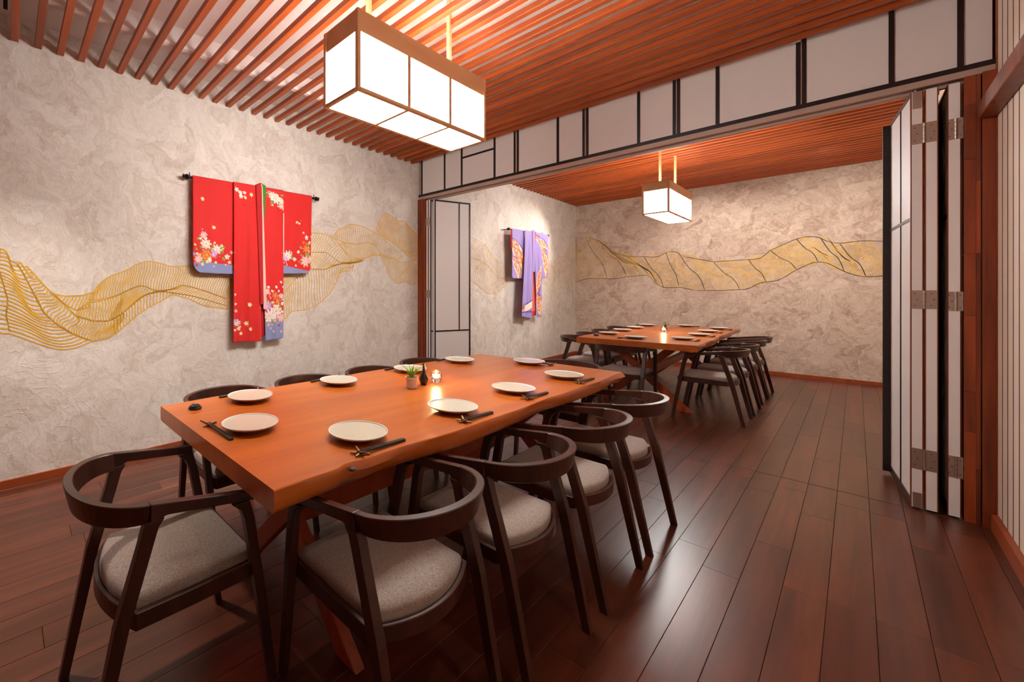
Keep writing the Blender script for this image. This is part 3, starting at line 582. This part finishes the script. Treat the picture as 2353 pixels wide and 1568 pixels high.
# ---------------------------------------------------------------- chairs
def make_chair(name='armchair'):
    t = empty(name)
    WJ, WA, YJ, YA, ZB, ZJ, ZA = .239, .256, .172, .453, .715, .701, .657
    secs = []
    n = 28
    for i in range(n + 1):
        a = -math.pi / 2 + math.pi * i / n
        s, c = math.sin(a), math.cos(a)
        zt = ZB + (ZJ - ZB) * (1 - c)
        h = .056 + .014 * c
        def P(off, z):
            ex, ey = WJ - off, YJ - off
            return (ex * s, YJ - ey * c, z)
        secs.append([P(0, zt), P(.025, zt), P(.034, zt - h), P(.016, zt - h)])
    link('back_rail', MB().loft(secs).mesh('back_rail', .0025, 1), M['chair'], t)
    for sg in (-1, 1):
        # armrest, from the back rail forward to the front leg
        S = []
        for f, zt, h in ((0, ZJ, .056), (.07, ZJ - .07 * (ZJ - ZA), .043), (.15, ZJ - .15 * (ZJ - ZA), .033), (.86, ZJ - .86 * (ZJ - ZA), .028), (1, ZA, .028)):
            y = YJ + (YA - YJ) * f; xo = WJ + (WA - WJ) * f
            S.append([(sg * xo, y, zt), (sg * (xo - .026), y, zt), (sg * (xo - .026), y, zt - h), (sg * xo, y, zt - h)])
        link('armrest', MB().loft(S).mesh('armrest', .003, 2), M['chair'], t)
        # rear leg with its flared top
        S = []
        for z, y, wy, x in ((ZJ - .046, .183, .050, .2235), (ZJ - .068, .173, .040, .222), (ZJ - .11, .162, .038, .220), (.40, .105, .038, .218), (.0, .022, .028, .213)):
            hx = .0155 if z > .1 else .013
            S.append([(sg * (x - hx), y - wy / 2, z), (sg * (x + hx), y - wy / 2, z), (sg * (x + hx), y + wy / 2, z), (sg * (x - hx), y + wy / 2, z)])
        lg = link('leg', MB().loft(S).mesh('leg', .003, 2), M['chair'], t)
        # front leg
        S = []
        for z, y, wy, x in ((ZA - .027, YA - .027, .056, .2405), (ZA - .05, YA - .010, .036, .2395), (ZA - .085, YA + .002, .032, .2385), (.39, YA + .035, .032, .230), (.0, .554, .026, .217)):
            hx = .0150 if z > .1 else .0125
            S.append([(sg * (x - hx), y - wy / 2, z), (sg * (x + hx), y - wy / 2, z), (sg * (x + hx), y + wy / 2, z), (sg * (x - hx), y + wy / 2, z)])
        link('leg', MB().loft(S).mesh('leg', .003, 2), M['chair'], t)
    # seat frame outline: bowed at the back
    def outline(ins):
        p = []
        for i in range(17):
            q = -1 + i / 8
            p.append((q * (.214 - ins), .142 + ins * .3 - (.062 - .5 * ins) * (1 - q * q)))
        p += [(.216 - ins, .30), (.213 - ins, .50), (.205 - ins, .518 - ins), (-.205 + ins, .518 - ins), (-.213 + ins, .50), (-.216 + ins, .30)]
        return p
    def ringz(ins, z): return [(x, y, z) for x, y in outline(ins)]
    link('seat_frame', MB().loft([ringz(0, .362), ringz(0, .410), ringz(.018, .410), ringz(.020, .398)]).mesh('seat_frame', .002, 1), M['chair'], t)
    c = []
    rim_ = ringz(.020, 0)
    for f, z in ((.96, .3985), (.995, .404), (1.0, .420), (.99, .430), (.955, .439), (.88, .444), (.74, .448), (.5, .4505), (.2, .4515)):
        c.append([(x * f, .285 + (y - .285) * f, z) for x, y, _ in rim_])
    link('cushion', MB().loft(c).mesh('cushion', smooth=True), M['cush'], t)
    return t
chair0 = make_chair()
first = [True]
def chair(x, y, ang, label, group):
    if first[0]:
        c = chair0; c.location = (x, y, 0); c.rotation_euler = (0, 0, R(ang) - math.pi / 2); first[0] = False; c['label'] = label
    else: c = dup(chair0, (x, y, 0), R(ang) - math.pi / 2, label)
    c['category'] = 'chair'; c['group'] = group
ORD = ['nearest the camera', 'second from the camera', 'third from the camera', 'farthest from the camera']
for i, (x, y) in enumerate(((-.634, .928), (-.604, 1.476), (-.598, 2.053), (-.598, 2.620))):
    chair(x, y, 180, 'dark wooden armchair, %s in the aisle side row of the front table' % ORD[i], 'chairs around the front table')
for i, (x, y) in enumerate(((-2.35, .95), (-2.35, 1.50), (-2.33, 2.05), (-2.35, 2.63))):
    chair(x, y, 0, 'dark wooden armchair, %s between front table and kimono wall' % ORD[i], 'chairs around the front table')
chair(-1.408, .12, 90.8, 'dark wooden armchair alone at the near end of the front table', 'chairs around the front table')
chair(-1.42, 3.60, -90, 'dark wooden armchair alone at the far end of the front table', 'chairs around the front table')
for i, (x, y) in enumerate(((-.635, 5.60), (-.635, 6.19), (-.640, 6.85), (-.640, 7.38))):
    chair(x, y, 180, 'dark wooden armchair, %s in the aisle side row of the far table' % ORD[i], 'chairs around the far table')
for i, (x, y) in enumerate(((-2.42, 5.70), (-2.468, 6.30), (-2.521, 6.98), (-2.578, 7.78))):
    chair(x, y, 0, 'dark wooden armchair, %s in the wall side row of the far table' % ORD[i], 'chairs around the far table')
chair(-1.586, 4.97, 90, 'dark wooden armchair at the near end of the far table', 'chairs around the far table')

# ---------------------------------------------------------------- tableware
TZ = .7505
def make_plate():
    t = empty('plate')
    link('dish', MB().lathe([(.0005, .0145), (.06, .0150), (.088, .0180), (.1015, .0235)], 48).mesh('dish', smooth=True), M['plate'], t)
    link('rim', MB().loft([[(r * math.cos(2 * math.pi * j / 48), r * math.sin(2 * math.pi * j / 48), z) for j in range(48)]
                           for r, z in ((.1012, .0232), (.1030, .0268), (.1055, .0272), (.1062, .0255), (.1045, .0225), (.1012, .0212))], closed=True).mesh('rim', smooth=True), M['rim'], t)
    link('underside', MB().lathe([(.055, 0), (.058, 0), (.060, .006), (.085, .012), (.1045, .0222), (.1010, .0225), (.085, .0165), (.05, .0125), (.0005, .0125)], 48).mesh('underside', smooth=True), M['under'], t)
    return t
def make_rest():
    t = empty('chopstick_rest')
    m = MB()
    m.lathe([(.001, 0), (.009, .001), (.011, .005), (.008, .009), (.001, .010)], 12)
    link('body', m.mesh('body', smooth=True), M['bronze'], t)
    for a, l, z in ((20, .034, .005), (80, .026, .004), (150, .034, .020), (215, .028, .004), (275, .032, .005), (330, .030, .017)):
        link('prong', MB().tube((0, 0, .005), (l * math.cos(R(a)), l * math.sin(R(a)), z), .0052, 8, .003).mesh('prong', smooth=True), M['bronze'], t)
    return t
def make_stick():
    L_ = .215
    me = MB().loft([[(x * r, y, z + zz * r) for x, zz in ((-1, -1), (1, -1), (1, 1), (-1, 1))] for y, z, r in ((0, .0045 + .0062, .0024), (.10, .0085, .0033), (L_, .0044, .0042))]).mesh('chopstick', .001, 1)
    return link('chopstick', me, M['stick'])
plate0, rest0, stick0 = make_plate(), make_rest(), make_stick()
used = dict(p=False, r=False, s=False)
def put(kind, root, loc, rz, label, cat, group):
    if not used[kind]: o = root; o.location = loc; o.rotation_euler = (0, 0, rz); used[kind] = True
    else: o = dup(root, loc, rz)
    o['label'] = label; o['category'] = cat; o['group'] = group
def setting(x, y, ang, where, which, dz=0.0, out=.128, along=-.10):
    """ang = direction the diner faces; the chopsticks lie across between plate and diner"""
    put('p', plate0, (x, y, TZ), rnd.uniform(0, 6), 'cream white rimmed plate at the %s' % where, 'plate', 'plates on the %s table' % which)
    f = Vector((math.cos(R(ang)), math.sin(R(ang)))); l = Vector((-f.y, f.x))
    c = Vector((x, y)) - f * out + l * (-along)
    put('r', rest0, (c.x, c.y, TZ), R(ang) + rnd.uniform(-.5, .5), 'small bronze twig chopstick rest at the %s' % where, 'chopstick rest', 'chopstick rests on the %s table' % which)
    for k, (o, dv) in enumerate(((.0055, .0), (-.0055, .018))):
        p = c + f * o + l * .012
        # local +Y runs from tip to thick end, i.e. towards the diner's right
        d = -l + f * dv
        rz = math.atan2(d.y, d.x) - math.pi / 2
        put('s', stick0, (p.x, p.y, TZ), rz, 'black chopstick %s at the %s' % (('nearer the plate', 'nearer the table edge')[k], where), 'chopstick', 'chopsticks on the %s table' % which)
SIDE = {'a': 'aisle side', 'k': 'wall side'}
NO = ['first', 'second', 'third', 'fourth']
for s, ang, pts in (('a', 180, ((-1.11, .973), (-1.10, 1.512), (-1.115, 2.052), (-1.107, 2.626))),
                    ('k', 0, ((-1.821, .908), (-1.831, 1.459), (-1.822, 2.049), (-1.838, 2.612)))):
    for i, (x, y) in enumerate(pts):
        setting(x, y, ang, '%s %s setting of the front table' % (NO[i], SIDE[s]), 'front')
setting(-1.439, .717, 90, 'near end setting of the front table', 'front', out=.112, along=-.125)
setting(-1.479, 2.938, -90, 'far end setting of the front table', 'front', out=.06, along=-.13)
for s, ang, pts in (('a', 181.7, ((-1.185, 5.767), (-1.171, 6.447), (-1.208, 7.123), (-1.212, 7.80))),
                    ('k', 1.7, ((-1.913, 5.80), (-1.957, 6.433), (-1.989, 7.048), (-2.02, 7.72)))):
    for i, (x, y) in enumerate(pts):
        setting(x, y, ang, '%s %s setting of the far table' % (NO[i], SIDE[s]), 'far')
setting(-1.546, 5.50, 91.7, 'near end setting of the far table', 'far', out=.11, along=-.125)
setting(-1.61, 8.02, -88.3, 'far end setting of the far table', 'far', out=.06, along=-.13)

def pot_plant(x, y, which, seed, hgt):
    rr = random.Random(seed)
    t = tag(empty('potted_plant', (x, y, TZ)), 'little grassy green plant in a white pot on the %s table' % which, 'plant', 'small potted plants')
    link('pot', MB().lathe([(.024, 0), (.0265, .002), (.030, .048), (.0325, .050), (.0335, .060), (.0305, .060), (.029, .050), (.002, .049)], 28).mesh('pot', smooth=True), M['pot'], t)
    link('soil', MB().lathe([(.028, .0495), (.0285, .052), (.015, .054), (.001, .055)], 16).mesh('soil'), M['soil'], t)
    for i in range(26):
        a = i * 2.4 + rr.uniform(-.3, .3); lean = rr.uniform(.1, .85); L_ = hgt * rr.uniform(.7, 1.1)
        S = []
        for q in range(6):
            f = q / 5; r = .006 + lean * L_ * f ** 1.5; z = .053 + L_ * f * (1 - .35 * lean * f)
            wd = .0048 * (1 - f) ** .7 + .0003
            c, s = math.cos(a), math.sin(a)
            S.append([(c * r - s * wd, s * r + c * wd, z), (c * r + s * wd, s * r - c * wd, z), (c * r + c * .0012, s * r + s * .0012, z - .0012)])
        link('blade', MB().loft(S).mesh('blade'), M['leaf'] if i % 3 else M['leaf2'], t)
def bud_vase(x, y, which):
    t = tag(empty('sauce_bottle', (x, y, TZ)), 'dark glazed narrow necked sauce bottle on the %s table' % which, 'bottle', 'dark sauce bottles')
    link('body', MB().lathe([(.015, 0), (.0175, .002), (.026, .028), (.0275, .036), (.022, .050), (.012, .066), (.0075, .082), (.006, .100), (.0065, .108)], 28).mesh('body', smooth=True), M['vase'], t)
    link('stopper', MB().lathe([(.0062, .108), (.0075, .110), (.0075, .117), (.003, .120), (.0005, .120)], 18).mesh('stopper', smooth=True), M['iron'], t)
def candle(x, y, which):
    t = tag(empty('tealight_holder', (x, y, TZ)), 'lit tealight in a clear glass holder on the %s table' % which, 'candle', 'lit tealights')
    m = MB()
    m.loft([[(r * (1 + k * (1 if j % 2 else -1)) * math.cos(2 * math.pi * j / 20), r * (1 + k * (1 if j % 2 else -1)) * math.sin(2 * math.pi * j / 20), z) for j in range(20)]
            for r, z, k in ((.020, 0, 0), (.024, .002, .03), (.033, .020, .03), (.036, .028, .03), (.031, .045, .015), (.026, .066, .0), (.0245, .066, 0), (.028, .045, 0), (.030, .028, 0), (.022, .024, 0))])
    link('glass', m.mesh('glass'), M['glass'], t)
    link('wax', MB().lathe([(.018, .0245), (.0185, .042), (.016, .0425), (.001, .0415)], 20).mesh('wax', smooth=True), M['wax'], t)
    link('flame', MB().lathe([(.001, .043), (.0045, .049), (.0042, .055), (.002, .064), (.0003, .070)], 14).mesh('flame', smooth=True), M['flame'], t)
    l = bpy.data.lights.new('candle_light', 'POINT'); l.energy = .6; l.color = (1, .62, .28); l.shadow_soft_size = .012
    o = bpy.data.objects.new('candle_light', l); col.objects.link(o); o.parent = t; o.location = (0, 0, .095)
pot_plant(-1.503, 1.704, 'front', 1, .085); bud_vase(-1.513, 1.815, 'front'); candle(-1.513, 1.925, 'front')
pot_plant(-1.63, 7.05, 'far', 2, .05); bud_vase(-1.605, 6.90, 'far'); candle(-1.575, 6.70, 'far')
def bell(x, y, which):
    t = tag(empty('call_button', (x, y, TZ)), 'small round black call button near the corner of the %s table' % which, 'call button', 'call buttons')
    link('base', MB().lathe([(.026, 0), (.0285, .003), (.0285, .007), (.026, .010), (.001, .010)], 28).mesh('base', smooth=True), M['navy'], t)
    link('top', MB().lathe([(.023, .010), (.022, .016), (.014, .021), (.0005, .0225)], 28).mesh('top', smooth=True), M['stick'], t)
    link('button', MB().lathe([(.010, .0225), (.0095, .0245), (.0005, .025)], 20).mesh('button', smooth=True), M['chrome'], t)
bell(-1.834, .646, 'front'); bell(-1.945, 5.50, 'far')

# ---------------------------------------------------------------- gold line murals painted on the plaster
def resample(p, n):
    p = np.array(p, float); d = np.r_[0, np.cumsum(np.hypot(*(p[1:] - p[:-1]).T))]; d /= d[-1]
    t = np.linspace(0, 1, n); a = np.c_[np.interp(t, d, p[:, 0]), np.interp(t, d, p[:, 1])]
    for _ in range(max(2, n // 24)):        # round the corners
        b = a.copy(); b[1:-1] = (a[:-2] + 2 * a[1:-1] + a[2:]) / 4; a = b
    return a
def mural(name, label, data, conv, width, base, mat='gold', edge=1.0):
    t = tag(empty(name, base), label, 'mural')
    base = Vector(base)
    for A, B, n, sh, wv, sag in data:
        V = []; F = []
        a = resample(A, 120); b = resample(B, 120)
        def at(c, f):
            f = min(max(f, 0), 1) * 119; i = min(int(f), 118); return c[i] + (c[i + 1] - c[i]) * (f - i)
        lines = []
        for i in range(n):
            f = i / max(1, n - 1)
            p, q = at(a, f), at(b, f + sh)
            d = q - p; L_ = np.hypot(*d); nn = np.array([-d[1], d[0]]) / max(L_, 1e-6)
            u = np.linspace(0, 1, 13)
            w_ = wv * min(1, L_ / .12) * (.7 + .3 * math.sin(i * .7))
            pts = p + d * u[:, None] + nn * (w_ * np.sin(2 * np.pi * u))[:, None]
            pts[:, 1] -= sag * f ** 3 * np.sin(np.pi * u)
            lines.append((pts, width))
        lines.append((a[::4], width * edge)); lines.append((b[::4], width * edge))
        for pts, wd in lines:
            d = np.gradient(pts, axis=0); nn = np.c_[-d[:, 1], d[:, 0]]; nn /= np.maximum(np.hypot(*nn.T), 1e-9)[:, None]
            h = wd / 2
            n0 = len(V)
            for (s, z), (ns, nz) in zip(pts, nn):
                V.append(tuple(Vector(conv(s + ns * h, z + nz * h)) - base)); V.append(tuple(Vector(conv(s - ns * h, z - nz * h)) - base))
            for k in range(len(pts) - 1):
                F.append((n0 + 2 * k, n0 + 2 * k + 1, n0 + 2 * k + 3, n0 + 2 * k + 2))
        me = bpy.data.meshes.new('ribbon_fold'); me.from_pydata(V, [], F); me.update()
        o = link('ribbon_fold', me, M[mat], t); o['kind'] = 'stuff'
    return t
onleft = lambda s, z: (xw(s) + .002, s, z)
onback = lambda s, z: (s, YB - .002, z)
mural('gold_mural', 'flowing gold line ribbon mural behind the red kimono on the front room plaster wall', MURAL_FRONT, onleft, .0078, (xw(1.5), 1.5, 1.3))
mural('gold_mural', 'gold line ribbon mural behind the lilac kimono on the far room side wall', MURAL_SIDE, onleft, .006, (xw(7), 7, 1.5))
mural('gold_mural', 'twisting gold line ribbon mural across the far end wall', MURAL_BACK, onback, .0062, (-1.6, YB, 1.6), 'goldpale', 1.1)

# ---------------------------------------------------------------- kimonos
def stamp_flowers(S, Z, C, blooms, leaves):
    pal = dict(w=((250, 240, 226), (232, 190, 170)), p=((240, 170, 160), (250, 226, 214)), v=((196, 140, 206), (236, 200, 236)), o=((226, 90, 40), (246, 170, 60)),
               c=((250, 232, 170), (226, 160, 60)), r=((214, 24, 24), (240, 120, 60)), g=((110, 150, 60), (170, 190, 90)))
    for s, z, r in leaves:
        for k in range(4):
            a = 1.3 * k + s * 40
            ds, dz = S - s - .5 * r * math.cos(a), Z - z - .5 * r * math.sin(a)
            u = ds * math.cos(a) + dz * math.sin(a); v = -ds * math.sin(a) + dz * math.cos(a)
            C[(u / (.8 * r)) ** 2 + (v / (.34 * r)) ** 2 < 1] = lin(((110, 150, 60), (150, 176, 84))[k % 2])[:3]
    rr = random.Random(5); small = []
    for s, z, r, k in blooms:
        if r > .026:
            for q in range(9):
                a = rr.uniform(0, 6.28); d = r * rr.uniform(.7, 1.5)
                small.append((s + d * math.cos(a), z + d * math.sin(a), r * rr.uniform(.14, .34), rr.choice('wpovcrrg')))
    for i, (s, z, r, k) in enumerate(small + list(blooms)):
        ds, dz = S - s, Z - z; rr_ = np.hypot(ds, dz); th = np.arctan2(dz, ds)
        big = r > .028
        edge = r * (.82 + .2 * np.cos((8 if big else 5) * th + i))
        m = rr_ < edge
        C[m] = lin(pal[k][0])[:3]
        if big:
            C[m & (np.abs(rr_ - .62 * edge) < .07 * r)] = lin(pal[k][1])[:3]
            C[m & (np.abs(np.sin(4 * th + i)) < .13) & (rr_ > .3 * r)] = lin(pal[k][1])[:3]
        C[rr_ < .22 * r] = lin(pal[k][1])[:3]
def cloth(name, parent, base, yl, yr, zt, zb, nfun, colour, res=.0062, thick=.006, mat=None):
    """a hanging cloth panel: yl, yr, zt, zb give its edges, nfun its distance from the wall"""
    n = max(3, int((yr(.5) - yl(.5)) / res)); k = max(3, int((zt(.5) - zb(.5)) / res))
    u = np.linspace(0, 1, n + 1)[None, :]; v = np.linspace(0, 1, k + 1)[:, None]
    YL = np.array([yl(q) for q in v[:, 0]])[:, None]; YR = np.array([yr(q) for q in v[:, 0]])[:, None]
    S = YL + (YR - YL) * u
    ZT = np.array([zt(q) for q in u[0]])[None, :]; ZB = np.array([zb(q) for q in u[0]])[None, :]
    Z = ZT + (ZB - ZT) * v
    Nn = nfun(S, Z, u + 0 * v, v + 0 * u)
    X = -3.44 - .0228 * S + Nn
    co = np.stack([X - base[0], S - base[1], Z - base[2]], -1).reshape(-1, 3)
    idx = np.arange((n + 1) * (k + 1)).reshape(k + 1, n + 1)
    f = np.stack([idx[:-1, :-1], idx[1:, :-1], idx[1:, 1:], idx[:-1, 1:]], -1).reshape(-1, 4)
    me = bpy.data.meshes.new(name)
    me.from_pydata(co.tolist(), [], f.tolist())
    C = np.ones(S.shape + (3,)); colour(S, Z, C)
    a = me.color_attributes.new('print', 'FLOAT_COLOR', 'POINT')
    a.data.foreach_set('color', np.concatenate([C, np.ones(S.shape + (1,))], -1).astype(np.float32).ravel())
    me.shade_smooth(); me.update()
    o = link(name, me, M['printed'], parent)
    md = o.modifiers.new('thickness', 'SOLIDIFY'); md.thickness = thick; md.offset = -1
    return o
def rail(name, label, s0, s1, z0, z1, n, pegs):
    t = tag(empty(name, (xw((s0 + s1) / 2), (s0 + s1) / 2, z0)), label, 'rail', 'black rails holding the kimonos')
    b = Vector(t.location)
    def P(s, z, nn): return Vector((xw(s) + nn, s, z)) - b
    link('bar', MB().tube(P(s0, z0, n), P(s1, z1, n), .011, 14).mesh('bar', smooth=True), M['iron'], t)
    for s, z, sg in ((s0, z0, -1), (s1, z1, 1)):
        m = MB(); secs = []
        for d, r in ((-.030, .010), (-.024, .020), (-.012, .023), (-.004, .016), (.006, .015), (.012, .020), (.018, .012)):
            c = P(s - sg * -d, z, n); secs.append([tuple(c + Vector((r * math.cos(a * .5236), 0, r * math.sin(a * .5236)))) for a in range(12)])
        link('finial', m.loft(secs).mesh('finial', smooth=True), M['iron'], t)
    for s, z in pegs:
        m = MB(); m.tube(P(s, z, 0.001), P(s, z, n), .007, 10); m.tube(P(s, z - .002, n), P(s, z + .035, n), .006, 10, .003)
        link('bracket', m.mesh('bracket', smooth=True), M['iron'], t)
    return t
rail('kimono_rail', 'black wall rail with knob ends carrying the red kimono', 1.118, 2.462, 2.214, 2.224, .056, ((1.155, 2.216), (2.42, 2.226)))
rail('kimono_rail', 'black wall rail with knob ends carrying the lilac kimono', 6.235, 7.665, 2.286, 2.308, .108, ((6.27, 2.290), (7.45, 2.309)))

RED = lin((222, 28, 24))[:3]; DRED = lin((190, 14, 18))[:3]; BLUE = lin((140, 148, 190))[:3]; PINK = lin((244, 196, 180))[:3]; GRN = lin((52, 140, 40))[:3]; WHT = lin((240, 226, 214))[:3]
kb = (xw(1.8), 1.8, .82)
km = tag(empty('kimono', kb), 'red flowered kimono spread on a wall rail in the front room', 'kimono', 'kimonos hung on the walls')
def redprint(hem=None):
    def f(S, Z, C):
        C[...] = RED
        if hem is not None: C[hem(S, Z)] = BLUE
        stamp_flowers(S, Z, C, RED_BLOOMS, RED_LEAVES)
    return f
ztop = lambda s: 2.232 + .012 * (s - 1.18) / 1.2
def roundin(v, v0, r, amt): 
    if v < v0: return 0
    q = (v - v0) / (1 - v0); return amt * (1 - math.sqrt(max(0, 1 - q * q)))
def drape(n0, amp, freq, ph, top=.062):
    def f(S, Z, u, v):
        dz = ztop(S) - Z
        over = np.where(dz < .012, np.sqrt(np.maximum(0, .012 ** 2 - (.012 - dz) ** 2)), .012)
        return n0 - .012 + over + amp * np.minimum(1, v * 3) * (np.sin(u * freq + ph) + .5 * np.sin(u * freq * 2.1 + 1.3 * ph + 2 * v))
    return f
cloth('sleeve', km, kb, lambda v: 1.177 + roundin(v, .87, 0, .075), lambda v: 1.545, lambda u: ztop(1.177 + .36 * u), lambda u: 1.432 - .004 * u,
      drape(.076, .0035, 7, .4), redprint(lambda S, Z: Z < 1.520 - .18 * (S - 1.25) ** 2 - .06 * np.maximum(0, 1.25 - S)))
cloth('sleeve', km, kb, lambda v: 2.02, lambda v: 2.381 - .018 * v - roundin(v, .90, 0, .07), lambda u: ztop(2.02 + .36 * u), lambda u: 1.446 + .012 * u,
      drape(.076, .0035, 7, 2.0), redprint(lambda S, Z: Z < 1.528 - .16 * (S - 2.05)))
cloth('back_panel', km, kb, lambda v: 1.74, lambda v: 1.90, lambda u: ztop(1.8) + .002, lambda u: .868, drape(.070, .002, 5, 1), lambda S, Z, C: C.__setitem__(Ellipsis, DRED))
cloth('front_panel', km, kb, lambda v: 1.527 - .004 * v, lambda v: 1.765 + .035 * v, lambda u: ztop(1.53 + .25 * u), lambda u: .832 + .004 * math.sin(6 * u), drape(.098, .008, 9, 1.1), redprint())
cloth('front_panel', km, kb, lambda v: 1.80 + .042 * v, lambda v: 2.036, lambda u: ztop(1.82 + .22 * u), lambda u: .826 + .010 * u, drape(.096, .006, 8, 2.4),
      redprint(lambda S, Z: Z < 1.07))
cloth('collar', km, kb, lambda v: 1.735 + .045 * v, lambda v: 1.792 + .02 * v, lambda u: ztop(1.75) + .004 + .026 * u, lambda u: 1.16, drape(.112, .002, 3, 0), lambda S, Z, C: C.__setitem__(Ellipsis, DRED))
cloth('lining_edge', km, kb, lambda v: 1.783 + .030 * v, lambda v: 1.802 + .045 * v, lambda u: ztop(1.79) + .016, lambda u: 1.115, drape(.110, .001, 2, 0), lambda S, Z, C: C.__setitem__(Ellipsis, PINK))
cloth('inner_collar', km, kb, lambda v: 1.802 + .018 * v, lambda v: 1.846 - .018 * v, lambda u: ztop(1.8) + .028 - .016 * u, lambda u: 1.93, drape(.100, .001, 2, 0), lambda S, Z, C: C.__setitem__(Ellipsis, GRN))
cloth('seam_edge', km, kb, lambda v: 2.026, lambda v: 2.036, lambda u: 2.02, lambda u: 1.58, drape(.104, .0, 2, 0), lambda S, Z, C: C.__setitem__(Ellipsis, PINK))

LIL = lin((164, 142, 206))[:3]; VIO = lin((92, 66, 176))[:3]; ORG = lin((240, 120, 50))[:3]; CRM = lin((246, 232, 216))[:3]; YEL = lin((244, 210, 80))[:3]; SAL = lin((240, 120, 110))[:3]; MINT = lin((140, 190, 176))[:3]
pb = (xw(7.0), 7.0, .82)
pk = tag(empty('kimono', pb), 'lilac kimono with orange and white sprays on a far room wall rail', 'kimono', 'kimonos hung on the walls')
nprs = np.random.RandomState(4)
def swirl(S, Z, C, s0, z0, s1, z1, bend, wid):
    """a curved spray of orange, cream and yellow strokes edged in violet"""
    d = np.array([s1 - s0, z1 - z0]); L_ = np.hypot(*d); d /= L_; n = np.array([-d[1], d[0]])
    u = ((S - s0) * d[0] + (Z - z0) * d[1]) / L_; v = (S - s0) * n[0] + (Z - z0) * n[1] - bend * np.sin(np.pi * np.clip(u, 0, 1))
    wv = wid * np.sqrt(np.clip(np.sin(np.pi * np.clip(u, 0, 1)), 0, 1)) 
    inside = (u > 0) & (u < 1)
    C[inside & (np.abs(v) < wv) ] = CRM
    C[inside & (np.abs(v - wv) < .010)] = VIO
    k = np.floor(u * 26 + 9 * v / wid + 3 * np.sin(v * 70))
    h = np.mod(np.sin(k * 12.9 + np.floor(v / wid * 3) * 78.2) * 43758.5, 1)
    ins = inside & (np.abs(v) < wv * .85)
    C[ins & (h < .42)] = ORG; C[ins & (h > .84)] = YEL; C[ins & (h > .55) & (h < .62)] = VIO; C[ins & (h > .64) & (h < .69)] = MINT; C[ins & (h > .7) & (h < .78)] = SAL
def lil(*sw, low=None):
    def f(S, Z, C):
        C[...] = LIL
        for q in sw: swirl(S, Z, C, *q)
        if low: low(S, Z, C)
    return f
ztop2 = lambda s: 2.302 + .022 * (s - 6.32) / 1.3
def drape2(n0, amp, freq, ph):
    def f(S, Z, u, v):
        dz = ztop2(S) - Z
        over = np.where(dz < .014, np.sqrt(np.maximum(0, .014 ** 2 - (.014 - dz) ** 2)), .014)
        return n0 - .014 + over + amp * np.minimum(1, v * 3) * (np.sin(u * freq + ph) + .4 * np.sin(u * freq * 2.3 + ph + 2 * v))
    return f
cloth('sleeve', pk, pb, lambda v: 6.318 + roundin(v, .93, 0, .03), lambda v: 6.73, lambda u: ztop2(6.32 + .4 * u), lambda u: 1.500,
      drape2(.130, .004, 7, .3), lil((6.28, 2.12, 6.74, 1.56, .06, .15), (6.34, 1.85, 6.60, 1.50, .02, .09)), .009)
cloth('sleeve', pk, pb, lambda v: 7.30, lambda v: 7.628 - .012 * v - roundin(v, .93, 0, .03), lambda u: ztop2(7.3 + .32 * u), lambda u: 1.508 + .02 * u,
      drape2(.130, .004, 7, 1.3), lil((7.22, 2.18, 7.56, 1.52, .12, .10), (7.14, 2.24, 7.62, 2.06, .02, .06)), .009)
cloth('lining_sleeve', pk, pb, lambda v: 6.300, lambda v: 6.335, lambda u: 2.296, lambda u: 1.99, drape2(.122, 0, 2, 0), lambda S, Z, C: C.__setitem__(Ellipsis, RED), .009)
def lowleft(S, Z, C):
    C[(Z < 1.05) & (Z > .98)] = ORG; C[(Z < 1.06 + .4 * (S - 6.72)) & (Z > .95 + .3 * (S - 6.72)) & (S > 6.70)] = CRM; C[np.abs(Z - (1.06 + .4 * (S - 6.72))) < .012] = VIO
    C[np.abs(Z - .945) < .012] = VIO
cloth('back_panel', pk, pb, lambda v: 6.86, lambda v: 7.18, lambda u: 2.20, lambda u: .87, drape2(.118, .002, 5, 1), lambda S, Z, C: (C.__setitem__(Ellipsis, SAL), C.__setitem__(Z < .95, RED)), .009)
cloth('front_panel', pk, pb, lambda v: 6.705 - .135 * v, lambda v: 6.975 - .05 * v, lambda u: ztop2(6.7 + .27 * u), lambda u: .875 - .045 * u, drape2(.158, .010, 8, 1.1), lil((6.56, .99, 6.80, 1.02, .01, .06), low=lowleft), .009)
cloth('front_panel', pk, pb, lambda v: 7.005 + .14 * v ** .8, lambda v: 7.345, lambda u: ztop2(7.02 + .3 * u), lambda u: .842 + .004 * u, drape2(.152, .008, 8, 2.6),
      lil((7.40, 1.80, 7.14, 1.18, -.05, .07), (7.12, 1.26, 7.30, .86, .03, .10), (7.06, 2.24, 7.40, 2.00, .05, .06)), .009)
cloth('collar', pk, pb, lambda v: 6.945, lambda v: 7.030, lambda u: ztop2(6.98) + .004 + .030 * u, lambda u: 1.62, drape2(.168, .001, 3, 0), lambda S, Z, C: C.__setitem__(Ellipsis, LIL), .009)
cloth('inner_collar', pk, pb, lambda v: 7.025, lambda v: 7.09 - .06 * v, lambda u: ztop2(7.04) + .034 - .03 * u, lambda u: 1.98, drape2(.160, .001, 3, 0), lambda S, Z, C: C.__setitem__(Ellipsis, RED), .009)
